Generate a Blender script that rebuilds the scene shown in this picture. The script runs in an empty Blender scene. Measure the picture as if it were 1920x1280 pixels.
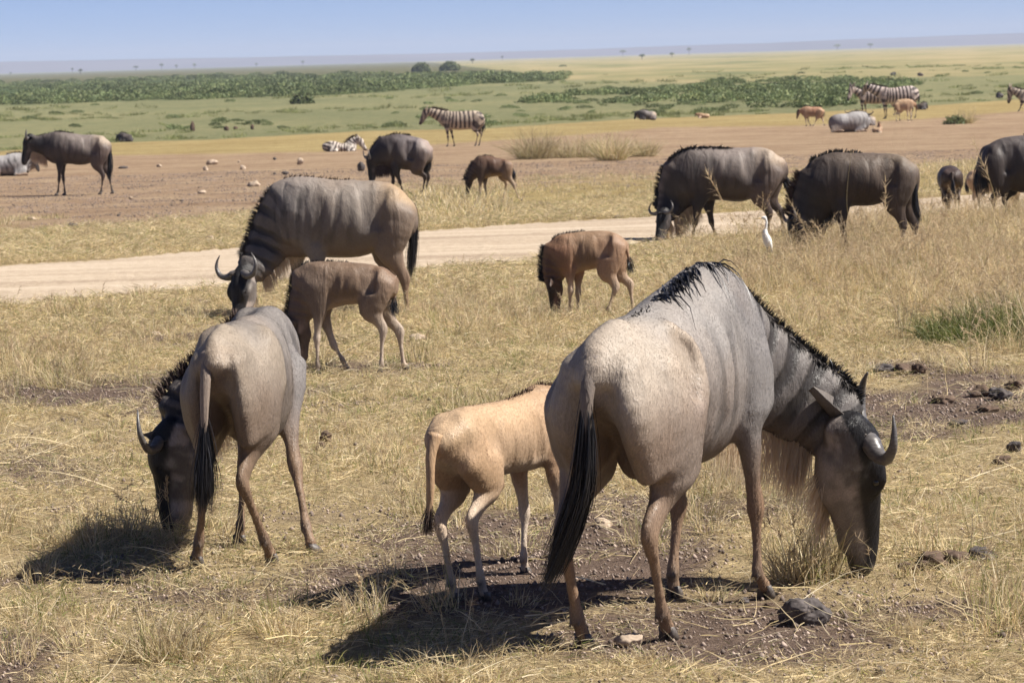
import bpy, math, random
import numpy as np
from mathutils import Vector, Matrix

SC = bpy.context.scene
COL = SC.collection
random.seed(7)
RNG = np.random.default_rng(7)

# ------------------------------------------------------------------ camera
F_PX = 5600.0                    # focal length in photo pixels (1920 wide)
CAM_H = 2.2
ROLL = math.radians(1.67)
PITCH = math.atan(532.0 / F_PX * math.cos(ROLL))
R0 = np.array([1.0, 0, 0]); F0 = np.array([0, math.cos(PITCH), -math.sin(PITCH)])
U0 = np.array([0, math.sin(PITCH), math.cos(PITCH)])
RR = math.cos(ROLL) * R0 - math.sin(ROLL) * U0
UU = math.cos(ROLL) * U0 + math.sin(ROLL) * R0
CAMP = np.array([0, 0, CAM_H])
cam_d = bpy.data.cameras.new('camera'); cam = bpy.data.objects.new('camera', cam_d); COL.objects.link(cam)
cam_d.lens = 105.0; cam_d.sensor_width = 36.0; cam_d.clip_start = 0.5; cam_d.clip_end = 80000
cam.matrix_world = Matrix(((RR[0], UU[0], -F0[0], 0), (RR[1], UU[1], -F0[1], 0), (RR[2], UU[2], -F0[2], CAM_H), (0, 0, 0, 1)))
cam_d.dof.use_dof = True; cam_d.dof.focus_distance = 13.5; cam_d.dof.aperture_fstop = 11.0
SC.camera = cam

# ------------------------------------------------------------------ light
SUN_EL = math.radians(49); SUN_AZ = math.radians(-7)      # azimuth from +X, towards the camera
to_sun = Vector((math.cos(SUN_EL) * math.cos(SUN_AZ), math.cos(SUN_EL) * math.sin(SUN_AZ), math.sin(SUN_EL)))
world = bpy.data.worlds.new('World'); SC.world = world; world.use_nodes = True
wn = world.node_tree; wn.nodes.clear()
sky = wn.nodes.new('ShaderNodeTexSky'); sky.sky_type = 'NISHITA'; sky.sun_disc = False
sky.sun_elevation = SUN_EL; sky.sun_rotation = math.atan2(to_sun.x, to_sun.y)
sky.altitude = 1200; sky.air_density = 0.42; sky.dust_density = 0.05; sky.ozone_density = 3.0
bg = wn.nodes.new('ShaderNodeBackground'); bg.inputs['Strength'].default_value = 0.052
wo = wn.nodes.new('ShaderNodeOutputWorld')
tint = wn.nodes.new('ShaderNodeMix'); tint.data_type = 'RGBA'; tint.blend_type = 'MULTIPLY'; tint.inputs[0].default_value = 1.0; tint.inputs[7].default_value = (.93, .94, 1.14, 1)
wn.links.new(sky.outputs[0], tint.inputs[6]); wn.links.new(tint.outputs[2], bg.inputs[0]); wn.links.new(bg.outputs[0], wo.inputs[0])
sun_d = bpy.data.lights.new('sun', 'SUN'); sun_d.energy = 5.0; sun_d.angle = math.radians(0.5); sun_d.color = (1.0, 0.95, 0.87)
sun = bpy.data.objects.new('sun', sun_d); COL.objects.link(sun)
sun.rotation_euler = to_sun.to_track_quat('Z', 'Y').to_euler(); sun.location = (0, 0, 40)
SC.view_settings.view_transform = 'Standard'; SC.view_settings.look = 'None'
SC.view_settings.exposure = 0.86; SC.view_settings.gamma = 1.0; SC.view_settings.use_curve_mapping = False
SC.cycles.max_bounces = 6; SC.cycles.transparent_max_bounces = 6; SC.cycles.volume_bounces = 0
SC.cycles.use_denoising = True
HAZE_DENSITY = 1.6e-4

# ------------------------------------------------------------------ measuring helpers (photo pixel -> place in the world)
TZ_Y = np.array([-500, 33, 45, 60, 90, 110, 200, 1e6]); TZ_Z = np.array([0, 0, -0.07, -0.25, -0.63, -0.78, -1.0, -1.0])
_yy = np.concatenate([np.arange(-50, 300, 0.5), [1e6]])
_zz = np.interp(_yy, TZ_Y, TZ_Z)
_k = np.ones(17) / 17; _zs = _zz.copy(); _zs[8:-9] = np.convolve(_zz[:-1], _k, 'same')[8:-8]
def terrain(y): return np.interp(y, _yy, _zs)
def ray(px, py):
    return F0 * F_PX + RR * (px - 960.0) - UU * (py - 640.0)
def at(px, py, Y):
    r = ray(px, py); return CAMP + r * (Y / r[1])
def ground(px, py):
    r = ray(px, py); lo, hi = 3.0, 30000.0
    for _ in range(60):
        m = math.sqrt(lo * hi); p = CAMP + r * (m / r[1])
        if p[2] > terrain(m): lo = m
        else: hi = m
    p = CAMP + r * (lo / r[1]); p[2] = terrain(lo); return p
def on_ground(px, Y):            # the ground point at distance Y under pixel column px (iterated for the roll)
    py = 640.0
    for _ in range(4):
        p = at(px, py, Y); q = p.copy(); q[2] = terrain(Y); py = project(q[None])[0][1]
    p = at(px, py, Y); p[2] = terrain(Y); return p
def project(P):
    d = P - CAMP; f = d @ F0
    return np.stack([960 + F_PX * (d @ RR) / f, 640 - F_PX * (d @ UU) / f], 1)

# ------------------------------------------------------------------ noise
def _hash(ix, iy, iz, seed):
    h = (ix.astype(np.int64) * 374761393 + iy.astype(np.int64) * 668265263 + iz.astype(np.int64) * 2147483647 + seed * 974634) & 0xFFFFFFFF
    h = ((h ^ (h >> 13)) * 1274126177) & 0xFFFFFFFF
    h = ((h ^ (h >> 16)) * 2246822519) & 0xFFFFFFFF
    return ((h ^ (h >> 15)) & 0xFFFFFF) / float(0xFFFFFF)
def vnoise(P, freq, seed=0):
    p = np.asarray(P, float) * freq; i = np.floor(p); f = p - i; f = f * f * (3 - 2 * f)
    ix, iy, iz = i[:, 0], i[:, 1], i[:, 2]; r = 0
    for a in (0, 1):
        for b in (0, 1):
            for c in (0, 1):
                w = (f[:, 0] if a else 1 - f[:, 0]) * (f[:, 1] if b else 1 - f[:, 1]) * (f[:, 2] if c else 1 - f[:, 2])
                r = r + w * _hash(ix + a, iy + b, iz + c, seed)
    return r
def fbm(P, freq, seed=0, oct=3):
    r = 0; a = 1.0; t = 0
    for o in range(oct): r = r + a * vnoise(P, freq * 2 ** o, seed + o * 17); t += a; a *= .5
    return r / t
def sst(x, a, b):
    t = np.clip((x - a) / (b - a + 1e-12), 0, 1); return t * t * (3 - 2 * t)

# ------------------------------------------------------------------ object helpers
def tag(o, label=None, cat=None, group=None, kind=None):
    if label: o['label'] = label
    if cat: o['category'] = cat
    if group: o['group'] = group
    if kind: o['kind'] = kind
    return o
def mesh_obj(name, V, Fc, mat, parent=None, origin=None, colors=None, smooth=True, attr='coat'):
    V = np.asarray(V, float)
    if origin is not None: V = V - np.asarray(origin)
    me = bpy.data.meshes.new(name)
    if isinstance(Fc, np.ndarray) and Fc.ndim == 2:
        n = len(Fc); k = Fc.shape[1]
        me.vertices.add(len(V)); me.vertices.foreach_set('co', V.astype(np.float32).ravel())
        me.loops.add(n * k); me.loops.foreach_set('vertex_index', Fc.astype(np.int32).ravel())
        me.polygons.add(n); me.polygons.foreach_set('loop_start', np.arange(0, n * k, k, dtype=np.int32))
        me.polygons.foreach_set('loop_total', np.full(n, k, np.int32))
        me.update(calc_edges=True)
    else:
        me.from_pydata([tuple(v) for v in V], [], [tuple(int(i) for i in f) for f in Fc]); me.update()
    if smooth: me.polygons.foreach_set('use_smooth', np.ones(len(me.polygons), bool))
    if colors is not None:
        ca = me.color_attributes.new(attr, 'FLOAT_COLOR', 'POINT')
        c4 = np.ones((len(V), 4), np.float32); c4[:, :colors.shape[1]] = colors
        ca.data.foreach_set('color', c4.ravel())
    if mat: me.materials.append(mat)
    o = bpy.data.objects.new(name, me); COL.objects.link(o)
    if parent is not None: o.parent = parent
    return o
def empty(name, loc, label, cat, group=None):
    o = bpy.data.objects.new(name, None); COL.objects.link(o); o.location = tuple(loc); o.empty_display_size = .2
    return tag(o, label, cat, group)

def spline(P, n):
    """Catmull-Rom through rows of P, n samples per span."""
    P = np.asarray(P, float)
    if len(P) < 3 and n:
        t = np.linspace(0, 1, n + 1)[:, None]; return P[0] * (1 - t) + P[-1] * t
    Q = np.vstack([2 * P[0] - P[1], P, 2 * P[-1] - P[-2]]); out = []
    for i in range(1, len(Q) - 2):
        p0, p1, p2, p3 = Q[i - 1], Q[i], Q[i + 1], Q[i + 2]
        for s in range(n):
            t = s / n
            out.append(0.5 * ((2 * p1) + (-p0 + p2) * t + (2 * p0 - 5 * p1 + 4 * p2 - p3) * t * t + (-p0 + 3 * p1 - 3 * p2 + p3) * t ** 3))
    out.append(P[-1]); return np.array(out)

def unit(v): v = np.asarray(v, float); return v / (np.linalg.norm(v) + 1e-12)
def tube(P, R, seg=8, flat=1.0, ref=(0.3, 0.2, 1.0), cap=True):
    P = np.asarray(P, float); n = len(P); V = []; Fc = []
    for i in range(n):
        t = unit(P[min(i + 1, n - 1)] - P[max(i - 1, 0)]); a = unit(np.cross(t, ref)); b = np.cross(t, a)
        for j in range(seg):
            w = 2 * math.pi * j / seg; V.append(P[i] + R[i] * (math.cos(w) * a + flat * math.sin(w) * b))
    for i in range(n - 1):
        for j in range(seg):
            Fc.append((i * seg + j, i * seg + (j + 1) % seg, (i + 1) * seg + (j + 1) % seg, (i + 1) * seg + j))
    if cap:
        Fc.append(tuple(reversed(range(seg)))); Fc.append(tuple((n - 1) * seg + j for j in range(seg)))
    return V, Fc
def join(parts):
    V = []; Fc = []
    for v, f in parts:
        o = len(V); V += list(v); Fc += [tuple(i + o for i in q) for q in f]
    return V, Fc

# ------------------------------------------------------------------ sculpting by distance field
class Chain:
    """A run of elliptic stations (x,y,z,a,b): a = half size along u, b = half size across it."""
    def __init__(s, st, u, k=0.04, col=None, sub=4, cap=0.6, neg=False, u2=None):
        st = np.asarray(st, float); s.S = spline(st, sub) if len(st) > 1 else np.vstack([st, st + [1e-4, 0, 1e-4, 0, 0]])
        s.S[:, 3:] = np.maximum(s.S[:, 3:], 0.002)
        s.u = unit(u); s.u2 = unit(u2) if u2 is not None else s.u; s.k = k; s.col = col; s.cap = cap; s.neg = neg
    def eval(s, P, full=False):
        best = np.full(len(P), 1e3); n = len(s.S) - 1
        if full: T = np.zeros(len(P)); A = np.zeros(len(P)); B = np.zeros(len(P))
        for i in range(n):
            p0, p1 = s.S[i, :3], s.S[i + 1, :3]; ax = p1 - p0; L2 = ax @ ax + 1e-12; axn = ax / math.sqrt(L2)
            t = np.clip((P - p0) @ ax / L2, 0, 1)
            q = P - p0 - t[:, None] * ax
            g = i / max(1, n); uv = s.u * (1 - g) + s.u2 * g
            u = unit(uv - axn * (uv @ axn)); w = np.cross(axn, u)
            a = s.S[i, 3] * (1 - t) + s.S[i + 1, 3] * t; b = s.S[i, 4] * (1 - t) + s.S[i + 1, 4] * t
            c = (a + b) * .5 * s.cap
            qu = q @ u; qw = q @ w; qx = q @ axn
            k0 = np.sqrt((qu / a) ** 2 + (qw / b) ** 2 + (qx / c) ** 2); k1 = np.sqrt((qu / a ** 2) ** 2 + (qw / b ** 2) ** 2 + (qx / c ** 2) ** 2) + 1e-9
            d = k0 * (k0 - 1) / k1
            d = np.where(k0 < .3, -np.minimum(a, b) * .7, d)
            m = d < best
            if full:
                T = np.where(m, (i + t) / n, T); A = np.where(m, qu / a, A); B = np.where(m, qw / b, B)
            best = np.where(m, d, best)
        if full: return best, T, A, B
        return best
    def bbox(s, pad):
        r = np.maximum(s.S[:, 3], s.S[:, 4])[:, None] + pad
        return (s.S[:, :3] - r).min(0), (s.S[:, :3] + r).max(0)

def sculpt(chains, h):
    lo = np.min([c.bbox(3 * h)[0] for c in chains], 0); hi = np.max([c.bbox(3 * h)[1] for c in chains], 0)
    n = np.ceil((hi - lo) / h).astype(int) + 1
    D = np.full(n, 1e2, np.float32)
    for c in chains:
        a, b = c.bbox(c.k + 2.5 * h); ia = np.maximum(((a - lo) / h).astype(int), 0); ib = np.minimum(((b - lo) / h).astype(int) + 2, n)
        g = np.stack(np.meshgrid(*[lo[q] + h * np.arange(ia[q], ib[q]) for q in range(3)], indexing='ij'), -1)
        sh = g.shape[:3]; g = g.reshape(-1, 3)
        sub = D[ia[0]:ib[0], ia[1]:ib[1], ia[2]:ib[2]]
        d = c.eval(g).reshape(sh)
        if c.neg:
            hh = np.clip(.5 - .5 * (sub + d) / c.k, 0, 1); D[ia[0]:ib[0], ia[1]:ib[1], ia[2]:ib[2]] = sub * (1 - hh) - d * hh + c.k * hh * (1 - hh)
        else:
            hh = np.clip(.5 + .5 * (sub - d) / c.k, 0, 1); D[ia[0]:ib[0], ia[1]:ib[1], ia[2]:ib[2]] = sub * (1 - hh) + d * hh - c.k * hh * (1 - hh)
    ins = D < 0
    cnt = sum(ins[x:n[0] - 1 + x, y:n[1] - 1 + y, z:n[2] - 1 + z].astype(np.int8) for x in (0, 1) for y in (0, 1) for z in (0, 1))
    act = np.argwhere((cnt > 0) & (cnt < 8)); idx = np.full(cnt.shape, -1, np.int64); idx[tuple(act.T)] = np.arange(len(act))
    corn = np.array([(x, y, z) for x in (0, 1) for y in (0, 1) for z in (0, 1)])
    val = np.stack([D[tuple((act + c).T)] for c in corn], 1)
    acc = np.zeros((len(act), 3)); num = np.zeros(len(act))
    for i in range(8):
        for j in range(i + 1, 8):
            if np.abs(corn[i] - corn[j]).sum() != 1: continue
            m = (val[:, i] < 0) != (val[:, j] < 0); t = np.where(m, val[:, i] / (val[:, i] - val[:, j] + 1e-12), 0)
            acc += m[:, None] * (corn[i] + t[:, None] * (corn[j] - corn[i])); num += m
    V = lo + h * (act + acc / num[:, None]); Fs = []
    for ax in range(3):
        o1, o2 = [(1, 2), (2, 0), (0, 1)][ax]
        s0 = [slice(1, n[q] - 1) for q in range(3)]; s0[ax] = slice(0, n[ax] - 1); s1 = list(s0); s1[ax] = slice(1, n[ax])
        A, B = ins[tuple(s0)], ins[tuple(s1)]
        e = np.argwhere(A != B); sg = A[tuple(e.T)]; off = np.array([1, 1, 1]); off[ax] = 0; e = e + off
        def cell(d1, d2): q = e.copy(); q[:, o1] -= d1; q[:, o2] -= d2; return idx[tuple(q.T)]
        q = np.stack([cell(1, 1), cell(0, 1), cell(0, 0), cell(1, 0)], 1)
        Fs.append(np.where(sg[:, None], q, q[:, ::-1]))
    Fc = np.vstack(Fs); Fc = Fc[(Fc >= 0).all(1)]
    return V, Fc
def vnormals(V, Fc):
    a = V[Fc[:, 2]] - V[Fc[:, 0]]; b = V[Fc[:, 3]] - V[Fc[:, 1]]; fn = np.cross(a, b); N = np.zeros_like(V)
    for k in range(4): np.add.at(N, Fc[:, k], fn)
    return N / (np.linalg.norm(N, axis=1)[:, None] + 1e-12)
def relax(V, Fc, it=1, f=.5):
    for _ in range(it):
        S = np.zeros_like(V); c = np.zeros(len(V))
        for k in range(4):
            for j in ((k + 1) % 4, (k + 3) % 4): np.add.at(S, Fc[:, k], V[Fc[:, j]]); np.add.at(c, Fc[:, k], 1)
        V = V + f * (S / c[:, None] - V)
    return V

# ------------------------------------------------------------------ hair ribbons
def strands(roots, dirs, lens, droop=0.6, width=0.004, segs=4, jitter=0.12, rng=RNG, taper=1.0):
    n = len(roots); P = np.asarray(roots, float).copy(); d = np.asarray(dirs, float); d = d / np.linalg.norm(d, axis=1)[:, None]
    lens = np.asarray(lens, float); side = rng.normal(size=(n, 3)); side -= d * (side * d).sum(1)[:, None]; side /= np.linalg.norm(side, axis=1)[:, None]
    rows = []
    for s in range(segs + 1):
        w = width * (1 - (s / segs) ** 1.5 * taper * .93)
        rows += [P - side * w / 2, P + side * w / 2]
        d = d + np.array([0, 0, -droop / segs]) + rng.normal(size=(n, 3)) * jitter / segs * 1.5; d /= np.linalg.norm(d, axis=1)[:, None]
        P = P + d * (lens / segs)[:, None]
    V = np.stack(rows, 1).reshape(-1, 3); k = 2 * (segs + 1); base = np.arange(n)[:, None] * k; Fs = []
    for s in range(segs): Fs.append(np.stack([base[:, 0] + 2 * s, base[:, 0] + 2 * s + 1, base[:, 0] + 2 * s + 3, base[:, 0] + 2 * s + 2], 1))
    return V, np.vstack(Fs)

# ------------------------------------------------------------------ materials
def new_mat(name):
    m = bpy.data.materials.new(name); m.use_nodes = True; nt = m.node_tree; b = nt.nodes['Principled BSDF']; return m, nt, b
def coat_mat(name, bump=.5, rough=.55, fur=1.0, var=.2):
    m, nt, b = new_mat(name); N = nt.nodes; L = nt.links
    at_ = N.new('ShaderNodeAttribute'); at_.attribute_name = 'coat'
    tc = N.new('ShaderNodeTexCoord')
    mp = N.new('ShaderNodeMapping'); mp.inputs['Scale'].default_value = (70, 70, 22); L.new(tc.outputs['Object'], mp.inputs[0])
    n1 = N.new('ShaderNodeTexNoise'); n1.inputs['Scale'].default_value = 2.2; n1.inputs['Detail'].default_value = 5; L.new(mp.outputs[0], n1.inputs['Vector'])
    n2 = N.new('ShaderNodeTexNoise'); n2.inputs['Scale'].default_value = 9; n2.inputs['Detail'].default_value = 6; L.new(tc.outputs['Object'], n2.inputs['Vector'])
    r1 = N.new('ShaderNodeMapRange'); r1.inputs[1].default_value = .25; r1.inputs[2].default_value = .75; r1.inputs[3].default_value = 1 - var; r1.inputs[4].default_value = 1 + var; L.new(n1.outputs[0], r1.inputs[0])
    r2 = N.new('ShaderNodeMapRange'); r2.inputs[1].default_value = .3; r2.inputs[2].default_value = .7; r2.inputs[3].default_value = .93; r2.inputs[4].default_value = 1.06; L.new(n2.outputs[0], r2.inputs[0])
    mu = N.new('ShaderNodeMath'); mu.operation = 'MULTIPLY'; L.new(r1.outputs[0], mu.inputs[0]); L.new(r2.outputs[0], mu.inputs[1])
    vm = N.new('ShaderNodeVectorMath'); vm.operation = 'SCALE'; L.new(at_.outputs['Color'], vm.inputs[0]); L.new(mu.outputs[0], vm.inputs['Scale'])
    L.new(vm.outputs[0], b.inputs['Base Color'])
    b.inputs['Roughness'].default_value = rough; b.inputs['Specular IOR Level'].default_value = .28
    b.inputs['Sheen Weight'].default_value = .0
    bp = N.new('ShaderNodeBump'); bp.inputs['Strength'].default_value = bump; bp.inputs['Distance'].default_value = .006; L.new(n1.outputs[0], bp.inputs['Height'])
    m3 = N.new('ShaderNodeMapping'); m3.inputs['Scale'].default_value = (9, 9, 1.5); L.new(tc.outputs['Object'], m3.inputs[0]); n3 = N.new('ShaderNodeTexNoise'); n3.inputs['Scale'].default_value = 1.0; n3.inputs['Detail'].default_value = 4; n3.inputs['Distortion'].default_value = .6; L.new(m3.outputs[0], n3.inputs['Vector'])
    b2 = N.new('ShaderNodeBump'); b2.inputs['Strength'].default_value = .55; b2.inputs['Distance'].default_value = .05; L.new(n3.outputs[0], b2.inputs['Height']); L.new(bp.outputs[0], b2.inputs['Normal'])
    L.new(b2.outputs[0], b.inputs['Normal']); return m
def plain_mat(name, col, rough=.6, scale=30, var=.3, bump=.3, spec=.4, dist=.004, stretch=(1, 1, 1)):
    m, nt, b = new_mat(name); N = nt.nodes; L = nt.links
    tc = N.new('ShaderNodeTexCoord'); mp = N.new('ShaderNodeMapping'); mp.inputs['Scale'].default_value = stretch; L.new(tc.outputs['Object'], mp.inputs[0])
    n1 = N.new('ShaderNodeTexNoise'); n1.inputs['Scale'].default_value = scale; n1.inputs['Detail'].default_value = 6; L.new(mp.outputs[0], n1.inputs['Vector'])
    cr = N.new('ShaderNodeMapRange'); cr.inputs[1].default_value = .3; cr.inputs[2].default_value = .7; cr.inputs[3].default_value = 1 - var; cr.inputs[4].default_value = 1 + var; L.new(n1.outputs[0], cr.inputs[0])
    vm = N.new('ShaderNodeVectorMath'); vm.operation = 'SCALE'; vm.inputs[0].default_value = col; L.new(cr.outputs[0], vm.inputs['Scale']); L.new(vm.outputs[0], b.inputs['Base Color'])
    b.inputs['Roughness'].default_value = rough; b.inputs['Specular IOR Level'].default_value = spec
    bp = N.new('ShaderNodeBump'); bp.inputs['Strength'].default_value = bump; bp.inputs['Distance'].default_value = dist; L.new(n1.outputs[0], bp.inputs['Height']); L.new(bp.outputs[0], b.inputs['Normal'])
    return m
def leaf_mat(name, trans=.3, rough=.6, attr='coat', rnd=.25):
    m = bpy.data.materials.new(name); m.use_nodes = True; nt = m.node_tree; N = nt.nodes; L = nt.links; N.clear()
    o = N.new('ShaderNodeOutputMaterial'); a = N.new('ShaderNodeAttribute'); a.attribute_name = attr
    oi = N.new('ShaderNodeObjectInfo'); mr = N.new('ShaderNodeMapRange'); mr.inputs[3].default_value = 1 - rnd; mr.inputs[4].default_value = 1 + rnd; L.new(oi.outputs['Random'], mr.inputs[0])
    vm = N.new('ShaderNodeVectorMath'); vm.operation = 'SCALE'; L.new(a.outputs['Color'], vm.inputs[0]); L.new(mr.outputs[0], vm.inputs['Scale'])
    d = N.new('ShaderNodeBsdfPrincipled'); d.inputs['Roughness'].default_value = rough; d.inputs['Specular IOR Level'].default_value = .3
    t = N.new('ShaderNodeBsdfTranslucent'); mx = N.new('ShaderNodeMixShader'); mx.inputs[0].default_value = trans
    L.new(vm.outputs[0], d.inputs['Base Color']); L.new(vm.outputs[0], t.inputs[0]); L.new(d.outputs[0], mx.inputs[1]); L.new(t.outputs[0], mx.inputs[2]); L.new(mx.outputs[0], o.inputs[0])
    return m
M = {}
M['coat'] = coat_mat('short_fur')
M['coat_far'] = coat_mat('short_fur_distant', bump=.5, var=.25)
M['fur'] = leaf_mat('short_hairs', 0.0, .42, rnd=0)
M['horn'] = plain_mat('horn', (.11, .10, .095), .38, 40, .35, .5, .5, .003, (1, 1, 3))
M['hoof'] = plain_mat('hoof', (.10, .085, .075), .5, 60, .4, .4)
M['eye'] = plain_mat('eye', (.012, .009, .007), .12, 10, .1, 0, .6)
M['hair_black'] = plain_mat('black_hair', (.014, .013, .015), .42, 60, .4, .2, .5)
M['hair_grey'] = plain_mat('grizzled_hair', (.075, .065, .06), .5, 25, .6, .2, .4)
M['hair_pale'] = leaf_mat('pale_hair', .5, .6, rnd=0)
_pn = M['hair_pale'].node_tree; _v = [x for x in _pn.nodes if x.type == 'VECT_MATH'][0]
for _l in list(_v.inputs[0].links): _pn.links.remove(_l)
_v.inputs[0].default_value = (.74, .61, .45)
M['hair_brown'] = plain_mat('brown_hair', (.07, .045, .035), .55, 60, .5, .2, .3)
M['nose'] = plain_mat('nose_skin', (.17, .155, .13), .5, 40, .4, .4)
# ================================================================== the lie of the land (measured as rows over photo columns)
def curve(*p):
    p = np.array(p, float); return lambda x: np.interp(x, p[:, 0], p[:, 1])
ROAD_FAR = curve((-400, 512), (0, 500), (200, 489), (400, 470), (600, 452), (780, 436), (1000, 420), (1220, 408), (1500, 392), (1750, 372), (1920, 360), (2300, 330))
ROAD_NEAR = curve((-400, 602), (0, 572), (200, 557), (400, 540), (600, 522), (780, 508), (1000, 488), (1220, 455), (1500, 434), (1750, 408), (1920, 394), (2300, 360))
DIRT_NEAR = curve((-400, 420), (0, 425), (250, 440), (480, 420), (640, 400), (800, 352), (1000, 345), (1240, 335), (1500, 335), (1700, 322), (1920, 300), (2300, 280))
DIRT_FAR = curve((-400, 300), (0, 300), (230, 291), (600, 285), (760, 274), (950, 262), (1150, 248), (1240, 238), (1500, 236), (1750, 222), (1920, 208), (2300, 190))
GREEN_NEAR = curve((-400, 300), (0, 284), (200, 268), (400, 262), (680, 246), (900, 242), (1180, 224), (1500, 212), (1720, 200), (1920, 186), (2300, 170))
BAND_LO = curve((-400, 215), (0, 199), (300, 190), (640, 180), (900, 160), (1050, 153), (1060, 100))
BAND_HI = curve((-400, 172), (0, 160), (300, 150), (640, 146), (900, 148), (1050, 150), (1060, 100))
OLIVE_HI = curve((-400, 160), (0, 141), (300, 131), (640, 121), (800, 117), (1000, 140), (1060, 152))
TAN_LO = curve((-400, 141), (0, 141), (640, 122), (900, 142), (1000, 146), (1280, 152), (1500, 150), (1700, 142), (1920, 138))

def zones(X, Y):
    P = np.stack([X, Y, terrain(Y)], 1); uv = project(P); px, py = uv[:, 0], uv[:, 1]
    Z = {}; 
    vis = Y > 6
    soft = lambda v, w: 1 / (1 + np.exp(-v / w))
    Z['px'], Z['py'] = px, py
    Z['road'] = soft(py - ROAD_FAR(px), 2.5) * soft(ROAD_NEAR(px) - py, 4) * vis
    Z['dirt'] = soft(py - DIRT_FAR(px), 2) * soft(DIRT_NEAR(px) - py, 14) * vis
    Z['green'] = soft(GREEN_NEAR(px) - py, 2) * vis
    Z['thick'] = soft(BAND_LO(px) - 2 - py, 3.5) * soft(py - OLIVE_HI(px), 3) * soft(1040 - px, 12) * vis
    Z['olive'] = soft(BAND_HI(px) - py, 2) * Z['thick']
    Z['tan'] = soft(TAN_LO(px) + 2 - py, 3) * soft(px - 700, 90) * vis
    # bare soil close by
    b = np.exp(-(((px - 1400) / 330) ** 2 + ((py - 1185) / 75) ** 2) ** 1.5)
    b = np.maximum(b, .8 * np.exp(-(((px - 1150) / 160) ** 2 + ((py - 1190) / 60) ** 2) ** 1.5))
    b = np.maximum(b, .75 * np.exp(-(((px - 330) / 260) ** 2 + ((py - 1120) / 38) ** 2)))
    b = np.maximum(b, .8 * np.exp(-(((px - 1830) / 150) ** 2 + ((py - 740) / 70) ** 2) ** 1.5))
    b = np.maximum(b, .7 * np.exp(-(((px - 1700) / 110) ** 2 + ((py - 690) / 24) ** 2)))
    b = np.maximum(b, .6 * np.exp(-(((px - 560) / 260) ** 2 + ((py - 640) / 26) ** 2)))
    b = np.maximum(b, .7 * np.exp(-(((px - 60) / 160) ** 2 + ((py - 870) / 60) ** 2)))
    b = np.maximum(b, .65 * np.exp(-(((px - 690) / 150) ** 2 + ((py - 690) / 24) ** 2)))
    b = np.maximum(b, .5 * np.exp(-(((px - 1250) / 180) ** 2 + ((py - 960) / 60) ** 2)))
    b = np.maximum(b, .75 * sst(fbm(np.stack([X, Y, 0 * X], 1), .45, 77, 3), .54, .66) * (py > 560))
    Z['bare'] = b * vis
    return Z

def ground_z(X, Y, road):
    P = np.stack([X, Y, np.zeros_like(X)], 1)
    n = .045 * (fbm(P, .55, 3, 3) - .5) + .022 * (fbm(P, 3.1, 4, 3) - .5)
    fade = np.clip(1.6 - np.abs(Y) / 70, 0, 1)
    return terrain(Y) + n * fade * (1 - .9 * road)

rows = np.concatenate([np.arange(-60, 4, 4.0), np.arange(4, 9, .5), np.arange(9, 22, .06), np.arange(22, 60, .2), 60 * 1.012 ** np.arange(0, 200), np.geomspace(60 * 1.012 ** 200 * 1.05, 9700, 46)])
u = np.linspace(-1, 1, 281); cu = .22 * u + .78 * u ** 3
Wd = np.minimum(np.maximum(46, 1.0 * np.abs(rows)) + 6, 9700)
gx = (Wd[:, None] * cu[None]).ravel(); gy = np.repeat(rows, len(u))
zz = zones(gx, gy); gz = ground_z(gx, gy, zz['road'])
nr, nc = len(rows), len(u); i = np.arange(nr - 1)[:, None] * nc + np.arange(nc - 1)[None]; i = i.ravel()
Fg = np.stack([i, i + 1, i + nc + 1, i + nc], 1)

m, nt, b = new_mat('savanna_soil_and_turf'); N = nt.nodes; L = nt.links
def att(n):
    a = N.new('ShaderNodeAttribute'); a.attribute_name = n; return a
def noise(scale, detail=6, rough=.6, vec=None, dist=0):
    t = N.new('ShaderNodeTexNoise'); t.inputs['Scale'].default_value = scale; t.inputs['Detail'].default_value = detail; t.inputs['Roughness'].default_value = rough; t.inputs['Distortion'].default_value = dist
    L.new(vec or geo.outputs['Position'], t.inputs['Vector']); return t.outputs[0]
def ramp(fac, *stops):
    r = N.new('ShaderNodeValToRGB'); e = r.color_ramp.elements
    while len(e) < len(stops): e.new(.5)
    for k, (p, c) in enumerate(stops): e[k].position = p; e[k].color = (*c, 1)
    L.new(fac, r.inputs[0]); return r.outputs[0]
def mixc(f, a, b_):
    x = N.new('ShaderNodeMix'); x.data_type = 'RGBA'; L.new(f, x.inputs[0]); L.new(a, x.inputs[6]); L.new(b_, x.inputs[7]); return x.outputs[2]
def math_(op, a, b_=None, c=None):
    x = N.new('ShaderNodeMath'); x.operation = op
    for k, v in enumerate((a, b_, c)):
        if v is None: continue
        if isinstance(v, (int, float)): x.inputs[k].default_value = v
        else: L.new(v, x.inputs[k])
    return x.outputs[0]
def thresh(attr, nz, amt=.9, w=.12):   # ragged edge between zones
    v = math_('ADD', attr, math_('MULTIPLY', math_('SUBTRACT', nz, .5), amt))
    r = N.new('ShaderNodeMapRange'); r.interpolation_type = 'SMOOTHSTEP'; r.inputs[1].default_value = .5 - w; r.inputs[2].default_value = .5 + w; L.new(v, r.inputs[0]); return r.outputs[0]
geo = N.new('ShaderNodeNewGeometry')
sepA = N.new('ShaderNodeSeparateColor'); L.new(att('zone_a').outputs['Color'], sepA.inputs[0])
sepB = N.new('ShaderNodeSeparateColor'); L.new(att('zone_b').outputs['Color'], sepB.inputs[0])
stretch = N.new('ShaderNodeMapping'); stretch.inputs['Scale'].default_value = (1, .35, 1); L.new(geo.outputs['Position'], stretch.inputs[0])
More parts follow.
